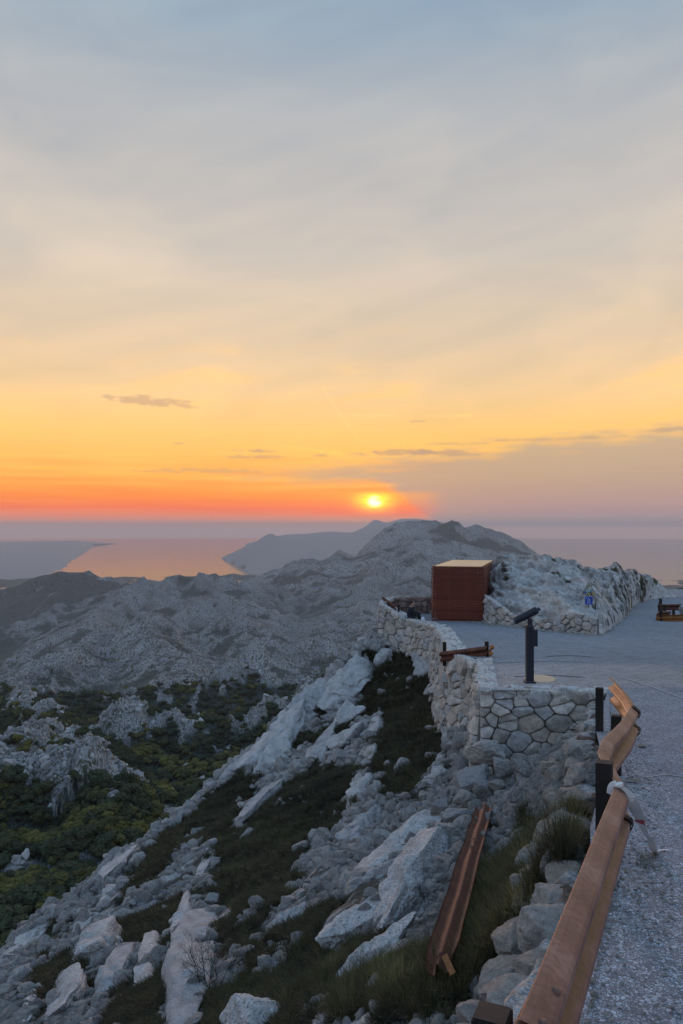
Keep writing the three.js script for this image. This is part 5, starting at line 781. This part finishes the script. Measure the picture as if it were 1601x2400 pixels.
// ───────────────────────── woods in the hollows below ─────────────────────────
{
  const crown = (seed) => {                             // leafy crown: lumpy clumps with small leaf faces standing off them
    const r = rng(seed), pos = [], idx = [], lobes = []; for (let i = 0; i < 8; i++) { const a = r() * TAU, q = Math.sqrt(r()); lobes.push([0.58 * Math.cos(a) * q, 0.42 + 0.62 * r() * (1.15 - q * 0.6), 0.58 * Math.sin(a) * q, 0.24 + 0.16 * r()]); }
    for (const L of lobes) { const g = new THREE.IcosahedronGeometry(1, 2), p = g.attributes.position; for (let i = 0; i < p.count; i++) { const x = p.getX(i), y = p.getY(i), z = p.getZ(i), R = L[3] * (0.92 + 0.55 * n3(x * 2.6 + seed * 5 + L[0] * 9, y * 2.6, z * 2.6)); idx.push(pos.length / 3); pos.push(L[0] + R * x, L[1] + R * y * 0.85, L[2] + R * z); } }
    for (let i = 0; i < 520; i++) { const L = lobes[Math.floor(r() * lobes.length)], u = r() * 2 - 1, a = r() * TAU, h = Math.sqrt(1 - u * u), R = L[3] * (0.92 + 0.3 * r()), x = L[0] + R * h * Math.cos(a), y = L[1] + R * u * 0.85, z = L[2] + R * h * Math.sin(a), s = 0.03 + 0.045 * r(), k = pos.length / 3; const d1 = new THREE.Vector3(r() - 0.5, r() - 0.5, r() - 0.5).normalize(), d2 = new THREE.Vector3(r() - 0.5, r() - 0.5, r() - 0.5).cross(d1).normalize(); for (const [p, q] of [[-1, -0.6], [1, -0.6], [0, 1]]) pos.push(x + s * (d1.x * p + d2.x * q), y + s * (d1.y * p + d2.y * q), z + s * (d1.z * p + d2.z * q)); idx.push(k, k + 1, k + 2); }
    for (let k = 0; k < 5; k++) { const b = pos.length / 3, a = k / 5 * TAU; pos.push(0.05 * Math.cos(a), -0.2, 0.05 * Math.sin(a), 0.05 * Math.cos(a + 1.3), -0.2, 0.05 * Math.sin(a + 1.3), 0, 0.8, 0); idx.push(b, b + 1, b + 2); }
    const g = new THREE.BufferGeometry(); g.setAttribute('position', new THREE.Float32BufferAttribute(pos, 3)); g.setIndex(idx); g.computeVertexNormals(); return g;
  };
  // boulders and clefts of the bare ridges
  {
    const L = pebbles.map(() => []), rr = rng(808), o2 = {};
    for (let i = 0; i < 60000; i++) {
      const az = mix(-0.60, 0.10, rr()), rad = 150 * Math.pow(1250 / 150, rr()), x = Math.sin(az) * rad, z = Math.cos(az) * rad, d = hillDrop(x, z, o2), f = forest(x, z, rad, o2.rel); if (f > 0.2 || rr() < 0.5) continue;
      const dk = d - karst(x, z, rad) * (1 - 0.85 * f) * clamp(0.35 + o2.rel), s = (0.45 + 1.3 * rr() * rr()) * clamp(0.6 + rad / 420, 0.7, 2.6); L[i % L.length].push([x, EYE - dk - 0.15 * s, -z, s, rr() * TAU, 0.22 + 0.2 * rr() + 0.1 * n2(x / 9, z / 9)]);
    }
    const m4 = new THREE.Matrix4(), e4 = new THREE.Euler(), q4 = new THREE.Quaternion(), c4 = new THREE.Color(), km = new THREE.MeshStandardMaterial({ color: 0xffffff, roughness: 1 });
    pebbles.forEach((g, k) => { const im = new THREE.InstancedMesh(g, km, L[k].length); L[k].forEach(([x, y, z, s, a, t], i) => { m4.compose(new THREE.Vector3(x, y, z), q4.setFromEuler(e4.set(a, a * 2, a * 3)), new THREE.Vector3(s, s * 0.9, s)); im.setMatrixAt(i, m4); im.setColorAt(i, c4.setRGB(t, t * 0.99, t * 0.97)); }); stuff(im, 'karst_boulders', 'countless pale boulders strewn over the bare ridges in the valley', 'rocks'); });
  }
  const geos = [crown(1), crown(2), crown(3), crown(4)], lists = geos.map(() => []), r = rng(555), out = {};
  for (let i = 0; i < 42000; i++) {
    const az = mix(-0.60, 0.12, r()), rad = 95 * Math.pow(1300 / 95, Math.pow(r(), 0.8)), x = Math.sin(az) * rad, z = Math.cos(az) * rad, d = hillDrop(x, z, out), f = forest(x, z, rad, out.rel); if (r() > f * 1.15 - 0.1) continue;
    const dk = d - karst(x, z, rad) * (1 - 0.85 * f) * clamp(0.35 + out.rel), s = (1.2 + 2.7 * r() * r()) * clamp(0.75 + rad / 700, 0.8, 1.7), n = fbm2(x / 30, z / 30, 3), y = sst(-0.1, 0.35, n + 0.5 * (r() - 0.5)), l = 0.7 + 0.5 * r();
    lists[i & 3].push([x, EYE - dk - 0.2, -z, s, r() * TAU, [mix(0.038, 0.12, y) * l, mix(0.050, 0.11, y) * l, mix(0.023, 0.026, y) * l]]);
  }
  const mat = new THREE.MeshPhysicalMaterial({ color: 0xffffff, roughness: 0.95, side: THREE.DoubleSide }), q = new THREE.Matrix4(), qq = new THREE.Quaternion(), up = new THREE.Vector3(0, 1, 0), col = new THREE.Color();
  geos.forEach((g, k) => { const L = lists[k], im = new THREE.InstancedMesh(g, mat, L.length); L.forEach(([x, y, z, s, a, c], i) => { q.compose(new THREE.Vector3(x, y, z), qq.setFromAxisAngle(up, a), new THREE.Vector3(s * 1.1, s * (0.85 + 0.3 * (i % 7) / 7), s * 1.1)); im.setMatrixAt(i, q); im.setColorAt(i, col.setRGB(...c)); }); stuff(im, 'woodland', 'dark green woodland filling the hollows between the karst ridges', 'forest'); });
  console.log('trees', lists.map((l) => l.length));
}
renderer.setSize(683, 1024);
renderer.render(scene, camera);
